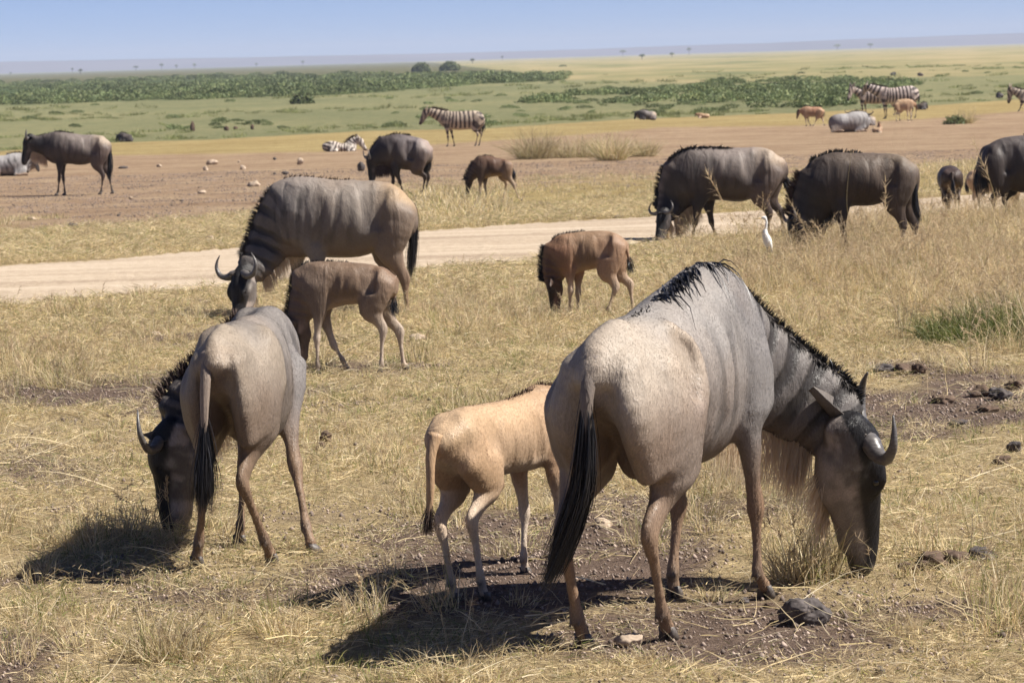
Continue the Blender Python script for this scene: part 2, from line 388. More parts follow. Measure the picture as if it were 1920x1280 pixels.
fine = noise(26, 8, .7); mid = noise(2.2, 6, .65); big = noise(.35, 5, .6); streak = noise(.05, 7, .62, stretch.outputs[0]); huge = noise(.012, 6, .6, stretch.outputs[0])
grit = N.new('ShaderNodeTexVoronoi'); grit.inputs['Scale'].default_value = 60; L.new(geo.outputs['Position'], grit.inputs['Vector'])
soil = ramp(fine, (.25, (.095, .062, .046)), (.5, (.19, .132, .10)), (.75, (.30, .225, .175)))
litter = ramp(fine, (.3, (.25, .175, .095)), (.5, (.46, .35, .19)), (.7, (.64, .50, .30)))
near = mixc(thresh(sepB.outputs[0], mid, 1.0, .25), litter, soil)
dirt = ramp(math_('ADD', math_('MULTIPLY', noise(3.2, 9, .8), .62), math_('MULTIPLY', noise(.5, 4, .6), .38)), (.36, (.23, .145, .09)), (.46, (.35, .235, .145)), (.56, (.44, .315, .20)), (.68, (.52, .39, .23)))
dry = ramp(math_('ADD', math_('MULTIPLY', noise(3.5, 7, .7), .6), math_('MULTIPLY', big, .4)), (.35, (.27, .19, .075)), (.52, (.40, .30, .13)), (.68, (.50, .40, .20)))
grn = ramp(math_('ADD', math_('MULTIPLY', noise(1.3, 9, .78, stretch.outputs[0]), .55), math_('MULTIPLY', streak, .45)), (.36, (.14, .15, .07)), (.48, (.205, .205, .10)), (.58, (.27, .25, .125)), (.70, (.35, .295, .165)))
yel = ramp(math_('ADD', math_('MULTIPLY', streak, .5), math_('MULTIPLY', huge, .5)), (.38, (.17, .18, .08)), (.47, (.27, .245, .115)), (.56, (.38, .305, .16)), (.68, (.42, .345, .20)))
dark = ramp(noise(.35, 7, .7, stretch.outputs[0]), (.35, (.04, .062, .022)), (.6, (.085, .115, .04)))
oliv = ramp(noise(.12, 7, .7, stretch.outputs[0]), (.35, (.085, .085, .036)), (.65, (.15, .14, .065)))
sepY = N.new('ShaderNodeSeparateXYZ'); L.new(geo.outputs['Position'], sepY.inputs[0])
beyond = N.new('ShaderNodeMapRange'); beyond.interpolation_type = 'SMOOTHSTEP'; beyond.inputs[1].default_value = 36; beyond.inputs[2].default_value = 44; L.new(sepY.outputs[1], beyond.inputs[0])
c = mixc(beyond.outputs[0], near, dry)
c = mixc(thresh(math_('MULTIPLY', sepA.outputs[0], math_('ADD', .55, math_('MULTIPLY', noise(.22, 5, .6, stretch.outputs[0]), .9))), mid, 1.1, .2), c, dirt)
c = mixc(thresh(sepA.outputs[1], noise(1.1, 6), .6, .15), c, grn)
c = mixc(thresh(sepB.outputs[2], streak, .9, .2), c, yel)
c = mixc(thresh(sepB.outputs[1], noise(.09, 8, .75, stretch.outputs[0]), 1.6, .2), c, dark)
c = mixc(thresh(sepA.outputs[2], streak, .6, .15), c, oliv)
L.new(c, b.inputs['Base Color']); b.inputs['Roughness'].default_value = .95; b.inputs['Specular IOR Level'].default_value = .15
bp = N.new('ShaderNodeBump'); bp.inputs['Strength'].default_value = .9; bp.inputs['Distance'].default_value = .03; L.new(fine, bp.inputs['Height'])
bq = N.new('ShaderNodeBump'); bq.inputs['Strength'].default_value = .8; bq.inputs['Distance'].default_value = .4; L.new(noise(3.0, 8, .7), bq.inputs['Height']); L.new(bp.outputs[0], bq.inputs['Normal'])
L.new(bq.outputs[0], b.inputs['Normal'])
g = mesh_obj('ground', np.stack([gx, gy, gz], 1), Fg, m); tag(g, kind='structure')
for nm, cs in (('zone_a', ('dirt', 'green', 'olive')), ('zone_b', ('bare', 'thick', 'tan'))):
    ca = g.data.color_attributes.new(nm, 'FLOAT_COLOR', 'POINT'); c4 = np.ones((len(gx), 4), np.float32)
    for k, q in enumerate(cs): c4[:, k] = zz[q]
    ca.data.foreach_set('color', c4.ravel())

# gravel road, a sheet over the ground between its two edges
pxs = np.linspace(-420, 2330, 420); rv = []
for k, px in enumerate(pxs):
    a = ground(px, float(ROAD_NEAR(px))); c_ = ground(px, float(ROAD_FAR(px)))
    q = np.array([[px * .02, 0, 0]]); a = lerp_ = a + (c_ - a) * (.10 * (vnoise(q, 6, 1)[0] - .5) + .07 * (vnoise(q, 22, 5)[0] - .5)); c_ = c_ + (c_ - a) * (.05 * (vnoise(q, 7, 2)[0] - .5) + .03 * (vnoise(q, 26, 9)[0] - .5))
    for t in np.linspace(0, 1, 13):
        p = a * (1 - t) + c_ * t; crown = .03 * (1 - (2 * t - 1) ** 2) - .012 * math.exp(-((t - .35) / .06) ** 2) - .012 * math.exp(-((t - .68) / .06) ** 2)
        p[2] = terrain(p[1]) + .012 + crown; rv.append(p)
rv = np.array(rv); i = (np.arange(len(pxs) - 1)[:, None] * 13 + np.arange(12)[None]).ravel(); Fr = np.stack([i, i + 13, i + 14, i + 1], 1)
m, nt, b = new_mat('pale_gravel'); N = nt.nodes; L = nt.links; geo = N.new('ShaderNodeNewGeometry')
al = N.new('ShaderNodeMapping'); al.inputs['Rotation'].default_value = (0, 0, math.radians(-40)); al.inputs['Scale'].default_value = (.12, 1.4, 1); L.new(geo.outputs['Position'], al.inputs[0])
tr = noise(1.0, 5, .6, al.outputs[0]); gr = noise(14, 8, .8)
L.new(ramp(math_('ADD', math_('MULTIPLY', tr, .5), math_('MULTIPLY', gr, .5)), (.38, (.27, .20, .14)), (.48, (.42, .33, .24)), (.60, (.55, .45, .34))), b.inputs['Base Color'])
b.inputs['Roughness'].default_value = .95; b.inputs['Specular IOR Level'].default_value = .15
bp = N.new('ShaderNodeBump'); bp.inputs['Strength'].default_value = .6; bp.inputs['Distance'].default_value = .03; L.new(gr, bp.inputs['Height']); L.new(bp.outputs[0], b.inputs['Normal'])
r_ = mesh_obj('gravel_road', rv, Fr, m); tag(r_, kind='structure')

# far hills, a long low range well behind the plain
hv = []; hx = np.linspace(-9000, 9000, 260)
for j, (dy, hs) in enumerate(((0, -3), (200, .45), (500, .8), (900, 1.0), (1400, .9), (2000, 0))):
    q = np.stack([hx / 1500, np.full_like(hx, j * .3), np.zeros_like(hx)], 1); n = fbm(q, 1.0, 8, 5)
    hgt = 27 + 13 * (n - .5) * 2
    for x_, h_ in zip(hx, hgt): hv.append((x_, 7500 + dy, -3 if hs <= 0 else h_ * hs - 2))
i = (np.arange(5)[:, None] * 260 + np.arange(259)[None]).ravel(); Fh = np.stack([i, i + 1, i + 261, i + 260], 1)
hm = plain_mat('far_hill_scrub', (.11, .09, .095), 1, .002, .35, 0)
h_ = mesh_obj('hills', np.array(hv), Fh, hm); tag(h_, kind='structure')

# the dusty midday air: one closed box round camera, plain, trees and hills
hz = bpy.data.materials.new('dusty_air'); hz.use_nodes = True; N = hz.node_tree.nodes; N.clear(); o_ = N.new('ShaderNodeOutputMaterial'); pv = N.new('ShaderNodeVolumePrincipled')
pv.inputs['Color'].default_value = (.74, .82, 1.0, 1); pv.inputs['Density'].default_value = HAZE_DENSITY; pv.inputs['Anisotropy'].default_value = 0.0
hz.node_tree.links.new(pv.outputs[0], o_.inputs['Volume'])
bx = np.array([(x, y, z) for x in (-9800, 9800) for y in (-300, 9900) for z in (-4, 60)], float)
ho = mesh_obj('haze', bx, [(0, 1, 3, 2), (4, 6, 7, 5), (0, 4, 5, 1), (2, 3, 7, 6), (0, 2, 6, 4), (1, 5, 7, 3)], hz, smooth=False); tag(ho, kind='stuff')
# ================================================================== animals
def lerp(a, b, t): return np.asarray(a) * (1 - t) + np.asarray(b) * t
def C3(*c): return np.array(c, float)
# base colours (linear); every palette belongs to one kind of coat
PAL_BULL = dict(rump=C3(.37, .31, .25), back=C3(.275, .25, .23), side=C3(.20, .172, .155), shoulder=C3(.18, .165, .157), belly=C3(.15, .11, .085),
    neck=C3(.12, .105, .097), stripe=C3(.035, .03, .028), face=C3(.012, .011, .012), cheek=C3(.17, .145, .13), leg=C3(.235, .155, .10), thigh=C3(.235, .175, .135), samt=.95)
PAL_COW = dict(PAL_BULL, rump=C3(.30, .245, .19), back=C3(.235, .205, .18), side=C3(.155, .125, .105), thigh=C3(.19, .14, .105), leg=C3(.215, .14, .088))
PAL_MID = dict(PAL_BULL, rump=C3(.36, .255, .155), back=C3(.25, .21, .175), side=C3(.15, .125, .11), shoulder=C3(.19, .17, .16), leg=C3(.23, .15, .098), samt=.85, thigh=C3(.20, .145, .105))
PAL_DARK = dict(rump=C3(.36, .285, .215), back=C3(.20, .165, .145), side=C3(.075, .06, .055), shoulder=C3(.028, .023, .024), belly=C3(.045, .032, .028),
    neck=C3(.03, .026, .027), stripe=C3(.02, .018, .018), face=C3(.012, .011, .012), cheek=C3(.05, .042, .04), leg=C3(.05, .036, .03), thigh=C3(.12, .088, .075), samt=.5)
PAL_DARKER = dict(PAL_DARK, rump=C3(.19, .145, .105), back=C3(.10, .075, .058), side=C3(.05, .036, .029), thigh=C3(.095, .07, .055), leg=C3(.06, .042, .034))
PAL_NIGHT = dict(PAL_DARK, rump=C3(.06, .045, .04), back=C3(.09, .075, .07), side=C3(.04, .032, .03), thigh=C3(.035, .026, .024), leg=C3(.035, .026, .022))
PAL_LYING = dict(PAL_BULL, rump=C3(.36, .33, .31), back=C3(.36, .34, .33), side=C3(.27, .25, .24), shoulder=C3(.26, .245, .235))
PAL_TAN = dict(rump=C3(.42, .295, .185), back=C3(.42, .285, .175), side=C3(.36, .25, .165), shoulder=C3(.33, .21, .13), belly=C3(.42, .33, .25),
    neck=C3(.36, .21, .12), stripe=C3(.3, .17, .10), face=C3(.03, .02, .017), cheek=C3(.25, .15, .09), leg=C3(.55, .45, .35), thigh=C3(.38, .25, .15), samt=.15)
PAL_GREYCALF = dict(PAL_TAN, rump=C3(.19, .125, .082), back=C3(.18, .12, .08), side=C3(.16, .108, .073), shoulder=C3(.18, .13, .095), thigh=C3(.25, .18, .13), belly=C3(.30, .22, .16),
    neck=C3(.12, .085, .065), cheek=C3(.13, .09, .07), leg=C3(.46, .37, .285))
PAL_REDCALF = dict(PAL_TAN, rump=C3(.32, .21, .13), back=C3(.28, .18, .11), side=C3(.17, .108, .07), shoulder=C3(.25, .13, .075), neck=C3(.09, .048, .034), cheek=C3(.075, .042, .03), thigh=C3(.36, .23, .15), leg=C3(.42, .32, .23), belly=C3(.3, .2, .13))
PAL_DKCALF = dict(PAL_TAN, rump=C3(.20, .11, .065), back=C3(.10, .055, .035), side=C3(.075, .045, .032), shoulder=C3(.07, .042, .03), neck=C3(.05, .032, .025), cheek=C3(.07, .05, .04), thigh=C3(.26, .17, .11), leg=C3(.40, .31, .22), belly=C3(.25, .17, .11))
PAL_BLKCALF = dict(PAL_DKCALF, rump=C3(.06, .04, .035), back=C3(.05, .035, .03), thigh=C3(.06, .04, .032), leg=C3(.1, .07, .05), side=C3(.04, .03, .025))
PAL_ZEB = dict(white=C3(.43, .35, .27), black=C3(.05, .036, .032), snout=C3(.05, .035, .03), leg=C3(.12, .085, .07))
PAL_ZEBD = dict(white=C3(.40, .32, .27), black=C3(.04, .028, .027), snout=C3(.04, .03, .026), leg=C3(.075, .052, .05))

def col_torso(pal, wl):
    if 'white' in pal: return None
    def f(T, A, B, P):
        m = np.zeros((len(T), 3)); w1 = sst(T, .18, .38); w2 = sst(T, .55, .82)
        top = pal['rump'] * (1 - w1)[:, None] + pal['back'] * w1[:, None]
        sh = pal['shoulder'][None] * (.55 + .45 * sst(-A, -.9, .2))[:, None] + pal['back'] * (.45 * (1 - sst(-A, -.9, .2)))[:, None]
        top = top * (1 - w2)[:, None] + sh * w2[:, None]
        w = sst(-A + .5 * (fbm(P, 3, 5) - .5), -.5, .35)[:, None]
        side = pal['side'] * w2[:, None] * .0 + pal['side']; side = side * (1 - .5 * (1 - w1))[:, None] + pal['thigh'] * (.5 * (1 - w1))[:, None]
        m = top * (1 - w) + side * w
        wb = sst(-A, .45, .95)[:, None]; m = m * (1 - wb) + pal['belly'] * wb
        if pal['samt'] > .3:
            ph = T * 62 + 5.0 * (fbm(P, 2.2, 9) - .5) * 2 + A * 1.0
            st = sst(np.sin(ph), -.05, .7) * sst(T, .42, .62) * sst(-A, -.85, -.4) * (1 - sst(-A, .45, .9)) * pal['samt'] * (.45 + .55 * sst(fbm(P, 5, 3), .35, .65))
            st = st[:, None] * .8; m = m * (1 - st) + pal['stripe'] * st
            flank_shade = (np.exp(-((T - .345 + .02 * A) / .014) ** 2) * sst(A, .0, .35) * (1 - sst(A, .75, .95)) * .4)[:, None]; m = m * (1 - flank_shade) + pal['stripe'] * 1.3 * flank_shade  # shade of the flank hollow painted into the coat as a dark wedge
            rbb = (sst(np.sin(T * 85 + A * 2.2), .2, .9) * sst(T, .38, .48) * (1 - sst(T, .66, .76)) * (1 - sst(np.abs(A), .4, .8)) * .25)[:, None]; m = m * (1 - rbb) + pal['stripe'] * rbb
        return m
    return f
def col_neck(pal):
    def f(T, A, B, P):
        w = sst(T, 0, .25)[:, None]; m = pal['shoulder'] * (1 - w) + pal['neck'] * w
        wt = (sst(A, .55, .95) * .7)[:, None]; m = m * (1 - wt) + pal['back'] * .8 * wt
        ph = T * 34 + 2.5 * (fbm(P, 4, 19) - .5) * 2 - A * 1.8
        st = (sst(np.sin(ph), -.3, .5) * pal['samt'])[:, None]; m = m * (1 - st) + pal['stripe'] * st
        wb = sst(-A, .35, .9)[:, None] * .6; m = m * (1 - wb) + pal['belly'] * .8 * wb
        return m
    return f
def col_head(pal):
    def f(T, A, B, P):
        side = pal['cheek'][None] * (.6 + 1.5 * sst(fbm(P, 14, 31), .48, .72))[:, None]
        w = sst(A + .12 * (fbm(P, 20, 4) - .5) + .15 * sst(T, .7, .9), -.02, .13)[:, None]
        m = side * (1 - w) + pal['face'] * w
        pt = ((np.exp(-((T - .27) / .06) ** 2 - ((A - .02) / .22) ** 2) + .8 * np.exp(-((T - .66) / .10) ** 2 - ((A + .25) / .22) ** 2) + .6 * np.exp(-((T - .45) / .08) ** 2 - ((A + .35) / .3) ** 2)) * sst(fbm(P, 16, 91, 3), .38, .62) * .7)[:, None]
        m = m * (1 - pt) + np.clip(pal['cheek'] * 2.6, 0, .42) * pt
        w = sst(T, .80, .90)[:, None]; m = m * (1 - w) + lerp(pal['face'], pal['cheek'], .4) * w; w = (sst(T, .93, .98) * sst(-A, -.5, .2))[:, None]; return m * (1 - w) + pal['cheek'] * 1.5 * w
    return f
def col_leg(pal, front):
    def f(T, A, B, P):
        w0 = sst(T, .12, .42 if front else .5)[:, None]; up = pal['shoulder'] if front else lerp(pal['thigh'], pal['side'], .25)
        m = up * (1 - w0) + pal['leg'] * w0
        v = (fbm(P, 7, 77) - .5)[:, None]; return m * (1 + .35 * v)
    return f
def zebra_paint(pal, V, info):
    """stripes for zebras, from the run of each chain"""
    out = []
    for nm, (d, T, A, B) in info.items():
        if nm == 'torso':
            ph = T * 88 + 1.2 * np.abs(B); rr = 1 - sst(T, .18, .42); ph2 = A * 8 + T * 22
            s = np.sin(ph) * (1 - rr) + np.sin(ph2) * rr; c = sst(s, -.25, .25); c = np.where(A < -.8, 1, c)
        elif nm == 'neck': c = sst(np.sin(T * 30 + A * .6), -.3, .2)
        elif nm.startswith('head') or nm.startswith('jaw'): c = sst(np.sin(T * 16 + A * 4), -.6, .2)
        elif nm.startswith('hind'): c = sst(np.sin(T * 40 + A), -.2, .4) * (1 - sst(T, .55, .9) * .4)
        else: c = sst(np.sin(T * 40), -.2, .4) * (1 - sst(T, .3, .7) * .8)
        m = pal['black'] * (1 - c)[:, None] + pal['white'] * c[:, None]
        if nm.startswith('head'): w = sst(T, .72, .85)[:, None]; m = m * (1 - w) + pal['snout'] * w
        if nm[:4] in ('hind', 'fore'): w = (sst(T, .35, .7) * .75)[:, None]; m = m * (1 - w) + pal['leg'] * w
        out.append(m)
    return out

HIND = [(.0, .17, .085), (.5, .16, .082), (1.0, .125, .066), (1.35, .092, .052), (1.65, .053, .036), (1.93, .043, .030), (2.05, .042, .032), (2.22, .028, .024), (2.6, .0205, .0195), (2.86, .023, .021), (3.0, .031, .028), (3.5, .0235, .0235), (3.9, .030, .029)]
FORE = [(.0, .13, .06), (.5, .115, .065), (1.0, .078, .052), (1.35, .052, .042), (1.7, .036, .031), (1.93, .039, .036), (2.08, .037, .035), (2.25, .025, .0235), (2.6, .0195, .019), (2.86, .022, .021), (3.0, .029, .027), (3.5, .0235, .0235), (3.9, .030, .029)]

def hoof_mesh(p, fwd, sz, toe=.085):
    f = unit(np.array([fwd[0], fwd[1], 0])); s = np.array([-f[1], f[0], 0]); parts = []
    g = p[2]
    for sd in (-1, 1):
        V = []; ns = 8
        prof = [(.055, -.012, .019, .022), (.03, .006, .026, .03), (.0, .012, .030, .042)]   # height, forward centre, half width, half length
        for (h, c, w, l) in prof:
            for j in range(ns):
                a = 2 * math.pi * j / ns; ca, sa = math.cos(a), math.sin(a)
                x = c + l * ca * (1.25 if ca > 0 else .8); y = sd * .019 + w * .62 * sa
                if ca > .5: y -= sd * .004
                V.append(p + sz * (f * x + s * y) + np.array([0, 0, h * sz - .002]))
        Fc = [(i * ns + j, (i + 1) * ns + j, (i + 1) * ns + (j + 1) % ns, i * ns + (j + 1) % ns) for i in range(2) for j in range(ns)]
        Fc += [tuple(range(ns)), tuple(reversed(range(2 * ns, 3 * ns)))]
        parts.append((V, Fc))
    return join(parts)
def ear_mesh(base, d, face, L, W, up=0):
    d = unit(d); face = unit(np.asarray(face) - d * (np.asarray(face) @ d)); s = np.cross(d, face); V = []; nu, nv = 9, 6
    for side in (0, 1):
        for i in range(nu):
            t = i / (nu - 1); w = W * (math.sin(math.pi * min(1, t * .86 + .12)) ** .75) * (1 - t ** 5)
            for j in range(nv):
                q = (j / (nv - 1) - .5) * 2; cup = W * .55 * (q * q) * (1 - .6 * t)
                V.append(base + d * (L * t) + s * (w * q * .5) + face * (cup - side * (.045 * L * (1 - q * q) * (1 - t) + .004)) )
    Fc = []; o = nu * nv
    for i in range(nu - 1):
        for j in range(nv - 1):
            a = i * nv + j; Fc.append((a, a + 1, a + nv + 1, a + nv)); Fc.append((o + a, o + a + nv, o + a + nv + 1, o + a + 1))
        a = i * nv; Fc.append((a, a + nv, o + a + nv, o + a)); a = i * nv + nv - 1; Fc.append((a, o + a, o + a + nv, a + nv))
    return V, Fc

WILD_HEAD = [(-.08, -.06, .13, .11), (.06, -.02, .185, .145), (.20, -.02, .205, .15), (.34, -.03, .19, .13), (.52, -.01, .15, .10), (.70, .0, .125, .088), (.84, .0, .105, .095), (.94, -.015, .088, .105), (1.0, -.03, .06, .085)]
ZEB_HEAD = [(-.05, -.04, .14, .10), (.1, -.02, .20, .12), (.28, -.03, .21, .12), (.45, -.02, .16, .095), (.65, 0, .125, .08), (.85, 0, .11, .085), (.97, -.01, .085, .085)]

def fur_on(root, V, Fc, colr, n, L_, O, fw, w=.0016, seed=0):
    rng = np.random.default_rng(900 + seed); tri = V[Fc]; A_ = np.linalg.norm(np.cross(tri[:, 2] - tri[:, 0], tri[:, 3] - tri[:, 1]), axis=1); fN = np.cross(tri[:, 2] - tri[:, 0], tri[:, 3] - tri[:, 1]); fN /= np.linalg.norm(fN, axis=1)[:, None] + 1e-12
    f = rng.choice(len(Fc), n, p=A_ / A_.sum()); wt = rng.dirichlet((1, 1, 1, 1), n)[:, :, None]; P = (V[Fc[f]] * wt).sum(1); c = (colr[Fc[f]] * wt).sum(1); N = fN[f]
    d = -np.array([0, 0, 1.0]) * .75 - fw * .65 + .45 * (np.stack([fbm(P, 3, 5 + k, 2) for k in range(3)], 1) - .5); d = d + rng.normal(size=(n, 3)) * .10; d -= N * (d * N).sum(1)[:, None]; d /= np.linalg.norm(d, axis=1)[:, None] + 1e-9
    s = np.cross(d, N); s = s + N * rng.normal(size=(n, 1)) * .10; s /= np.linalg.norm(s, axis=1)[:, None]; l = (L_ * rng.uniform(.5, 1.3, n))[:, None]; e = P + d * l + N * l * rng.uniform(.04, .13, (n, 1))
    b = P - N * .001; Vh = np.stack([b - s * w / 2, b + s * w / 2, (b + e) / 2 + N * l * .03 + s * w / 2, (b + e) / 2 + N * l * .03 - s * w / 2, e], 1).reshape(-1, 3); k = np.arange(n) * 5
    g = np.clip(rng.lognormal(.03, .19, (n, 1)), .6, 1.6); cc = np.repeat(np.clip(c * g, 0, 1), 5, 0)
    me = mesh_obj('short_fur', Vh, [tuple(q) for q in ()] or np.stack([k, k + 1, k + 2, k + 3], 1), M['fur'], root, O, cc, smooth=False)
    T3 = np.stack([k + 3, k + 2, k + 4], 1); m2 = me.data; a0 = len(m2.loops); p0 = len(m2.polygons); m2.loops.add(len(T3) * 3); li = np.zeros(a0 + len(T3) * 3, np.int32); m2.loops.foreach_get('vertex_index', li); li[a0:] = T3.ravel(); m2.loops.foreach_set('vertex_index', li)
    m2.polygons.add(len(T3)); ls = np.zeros(p0 + len(T3), np.int32); ls[:p0] = np.arange(0, p0 * 4, 4); ls[p0:] = a0 + 3 * np.arange(len(T3)); lt = np.full(p0 + len(T3), 4, np.int32); lt[p0:] = 3
    m2.polygons.foreach_set('loop_start', ls); m2.polygons.foreach_set('loop_total', lt); m2.update(calc_edges=True); tag(me, kind='stuff')
def beast(name, label, cat, base, torso, neck, head=None, legs=(), tail=None, pal=PAL_BULL, kind='wild', size=1.0, res=.014, fwd=(-1, 0),
          group=None, horns=True, mane=None, beard=True, local=None, extra=None, hl=.57, tailhair=True, mane_len=.13, hide=(), horn_scale=1.0, fur=0, detail=1.0, earlen=.30, eardir=None, lying=False, tuft='hair_black', horn_span=1.0, seed=1, muz=True, seat=0.0):
    """Everything is given as (photo column, photo row, metres nearer/farther than the base) or ('L', along, left, up) in the animal's own frame."""
    rng = np.random.default_rng(seed * 31 + 5)
    O = ground(*base); Y0 = O[1]
    if local is not None: yaw = math.radians(local); fw = np.array([math.cos(yaw), math.sin(yaw), 0])
    else: fw = unit(np.array([fwd[0], fwd[1], 0]))
    lf = np.array([-fw[1], fw[0], 0]); UP = np.array([0, 0, 1.0]); mpp = Y0 / F_PX
    def R(p):
        if p[0] == 'L': return O + fw * p[1] + lf * p[2] + UP * p[3]
        if p[0] == 'W': return np.array(p[1:], float)
        return at(p[0], p[1], Y0 + (p[2] if len(p) > 2 else 0))
    def foot(p):
        if p[0] == 'L': q = O + fw * p[1] + lf * p[2]; q[2] = terrain(q[1]); return q
        return on_ground(p[0], Y0 + (p[2] if len(p) > 2 else 0))
    chains = {}
    # trunk
    st = []
    for s in torso:
        if s[0] == 'L':
            _, a, zt, zb, hw = s[:5]; l = s[5] if len(s) > 5 else 0
            c = O + fw * a + lf * l + UP * (zt + zb) / 2; st.append([*c, (zt - zb) / 2, hw])
        else:
            px, t_, b_, hw = s[:4]; dy = s[4] if len(s) > 4 else 0
            c = at(px, (t_ + b_) / 2, Y0 + dy); st.append([*c, (b_ - t_) / 2 * mpp * .95, hw * .86])
    chains['torso'] = Chain(st, UP, .05, col_torso(pal, 1), cap=.45)
    TS = chains['torso']
    # neck: (point, half depth, half width)
    if neck:
        ns = []; 
        for s in neck['st']:
            p = R(s['p'] if isinstance(s, dict) else s[0]); a, b = (s[1], s[2]); a = a * mpp if a > 2 else a
            ns.append([*p, a, b])
        u = neck.get('u'); u2 = neck.get('u2', u)
        chains['neck'] = Chain(ns, u, .07 * size, col_neck(pal) if 'white' not in pal else None, cap=.4, u2=u2)
    HD = None
    if head:
        poll, muzz = R(head['poll']), R(head['muz']); D = unit(muzz - poll); h = head.get('len', hl * size); h = np.linalg.norm(muzz - poll) if head.get('fit', True) else h
        Fv = np.asarray(head['face'], float); Fv = unit(Fv - D * (Fv @ D)); W = np.cross(D, Fv); HD = (poll, D, Fv, W, h)
        def H(d, f, w=0): return poll + h * (D * d + Fv * f + W * w)
        prof = WILD_HEAD if kind != 'zebra' else ZEB_HEAD; hs = head.get('thick', 1.0)
        chains['head'] = Chain([[*H(d, f), a * h * hs, b * h * hs] for d, f, a, b in prof], Fv, .03 * size, col_head(pal) if 'white' not in pal else None, cap=.5)
        jc = (lambda T, A, B, P: pal['cheek'][None] * (.75 + .8 * fbm(P, 12, 8))[:, None]) if 'white' not in pal else None
        for i, sd in enumerate((-1, 1)):
            chains['jaw%d' % i] = Chain([[*H(.16, -.13, sd * .045), .10 * h, .07 * h], [*H(.34, -.17, sd * .045), .085 * h, .055 * h], [*H(.55, -.12, sd * .03), .05 * h, .045 * h], [*H(.8, -.10, 0), .03 * h, .04 * h]], Fv, .05 * size, jc)
            if detail >= 1 and kind == 'wild':
                chains['brow%d' % i] = Chain([[*H(.20, .12, sd * .10), .045 * h, .03 * h], [*H(.30, .11, sd * .125), .05 * h, .035 * h], [*H(.40, .08, sd * .10), .03 * h, .025 * h]], Fv, .03, None)
                chains['nostril%d' % i] = Chain([[*H(.90, .065, sd * .10), .012 * h, .022 * h], [*H(.955, .05, sd * .095), .02 * h, .014 * h]], Fv, .012, None, neg=True)
                chains['eyesocket%d' % i] = Chain([[*H(.305, .09, sd * .158), .022 * h, .028 * h], [*H(.32, .088, sd * .158), .022 * h, .028 * h]], Fv, .015, None, neg=True)
    feet = []
    for li, lg in enumerate(legs):
        kd = lg[0]; pts = [R(p) for p in lg[1][:-1]]; ft = R(lg[1][-1]) if lying else foot(lg[1][-1])
        ftop = ft + UP * .042 * size; sc = (lg[2] if len(lg) > 2 else 1.0) * size
        # pull the fetlock to hoof height above the ground, in line
        pts.append(ftop); prof = HIND if kd == 'h' else FORE
        P5 = np.array(pts)
        S = []
        for (t, a, b) in prof:
            i = min(int(t), 3); q = P5[i] * (1 - (t - i)) + P5[i + 1] * (t - i); S.append([*q, a * sc, b * sc])
        nm = ('hind%d' if kd == 'h' else 'fore%d') % li
        lfw = fw if len(lg) < 4 or lg[3] is None else np.array([lg[3][0], lg[3][1], 0])
        chains[nm] = Chain(S, lfw, .05 * size, col_leg(pal, kd != 'h') if 'white' not in pal else None, sub=2, cap=.7)
        if kd == 'h' and detail >= .8:   # point of the hock and its tendon
            hk = P5[2] - lfw * .032 * sc + UP * .028 * sc
            c = (lambda T, A, B, P: np.tile(lerp(pal['leg'], pal['thigh'], .3), (len(T), 1))) if 'white' not in pal else None
            chains['hock%d' % li] = Chain([[*(lerp(P5[1], P5[2], .45) - lfw * .045 * sc), .018 * sc, .014 * sc], [*hk, .02 * sc, .019 * sc], [*(lerp(P5[2], P5[3], .25) - lfw * .012 * sc), .014 * sc, .014 * sc]], lfw, .025, c)
        if detail >= 1:                   # dew claws
            for sd in (-1, 1):
                q = P5[3] - lfw * .026 * sc + np.cross(UP, lfw) * sd * .014 * sc - UP * .018 * sc
                chains['dew%d_%d' % (li, sd)] = Chain([[*q, .009 * sc, .008 * sc], [*(q - UP * .018 * sc - lfw * .008 * sc), .006 * sc, .006 * sc]], lfw, .01, lambda T, A, B, P: np.tile(C3(.09, .075, .065), (len(T), 1)))
        feet.append((ft, lfw, sc))
    if extra: extra(chains, R, O, fw, lf, UP, pal)
    if detail >= .8 and not lying and kind == 'wild':      # muscle and bone landmarks every standing antelope shares
        Sn = len(TS.S) - 1
        def TP(t, a, w):
            i = min(int(t * Sn), Sn - 1); f = t * Sn - i; q = TS.S[i] * (1 - f) + TS.S[i + 1] * f; return q[:3] + UP * q[3] * a + lf * q[4] * w
        cs = lambda c: (lambda T, A, B, P: np.tile(c, (len(T), 1)))
        z_ = size
        for i, sd in enumerate((-1, 1)):
            if not extra:
                chains['hip%d' % i] = Chain([[*TP(.20, .78, sd * .55), .05 * z_, .035 * z_], [*TP(.23, .45, sd * .85), .06 * z_, .035 * z_], [*TP(.25, .1, sd * .86), .07 * z_, .035 * z_]], fw, .07 * z_, None)
                hl_ = [l for l in legs if l[0] == 'h']
                if hl_ :
                    lg = hl_[i if len(hl_) > i else 0]; hp, kn = R(lg[1][0]), R(lg[1][1])
                    chains['ham%d' % i] = Chain([[*TP(.10, .35, sd * .6), .08 * z_, .05 * z_], [*(lerp(hp, kn, .25) - fw * .035 * z_), .115 * z_, .06 * z_], [*(lerp(hp, kn, .85) - fw * .02 * z_), .10 * z_, .05 * z_]], fw, .07 * z_, lambda T, A, B, P: pal['rump'][None] * (1 - sst(T, 0, .7))[:, None] + pal['thigh'] * sst(T, 0, .7)[:, None])
                chains['blade%d' % i] = Chain([[*TP(.76, .70, sd * .5), .09 * z_, .035 * z_], [*TP(.82, .15, sd * .82), .12 * z_, .05 * z_], [*TP(.84, -.45, sd * .72), .11 * z_, .055 * z_]], fw, .06 * z_, None)
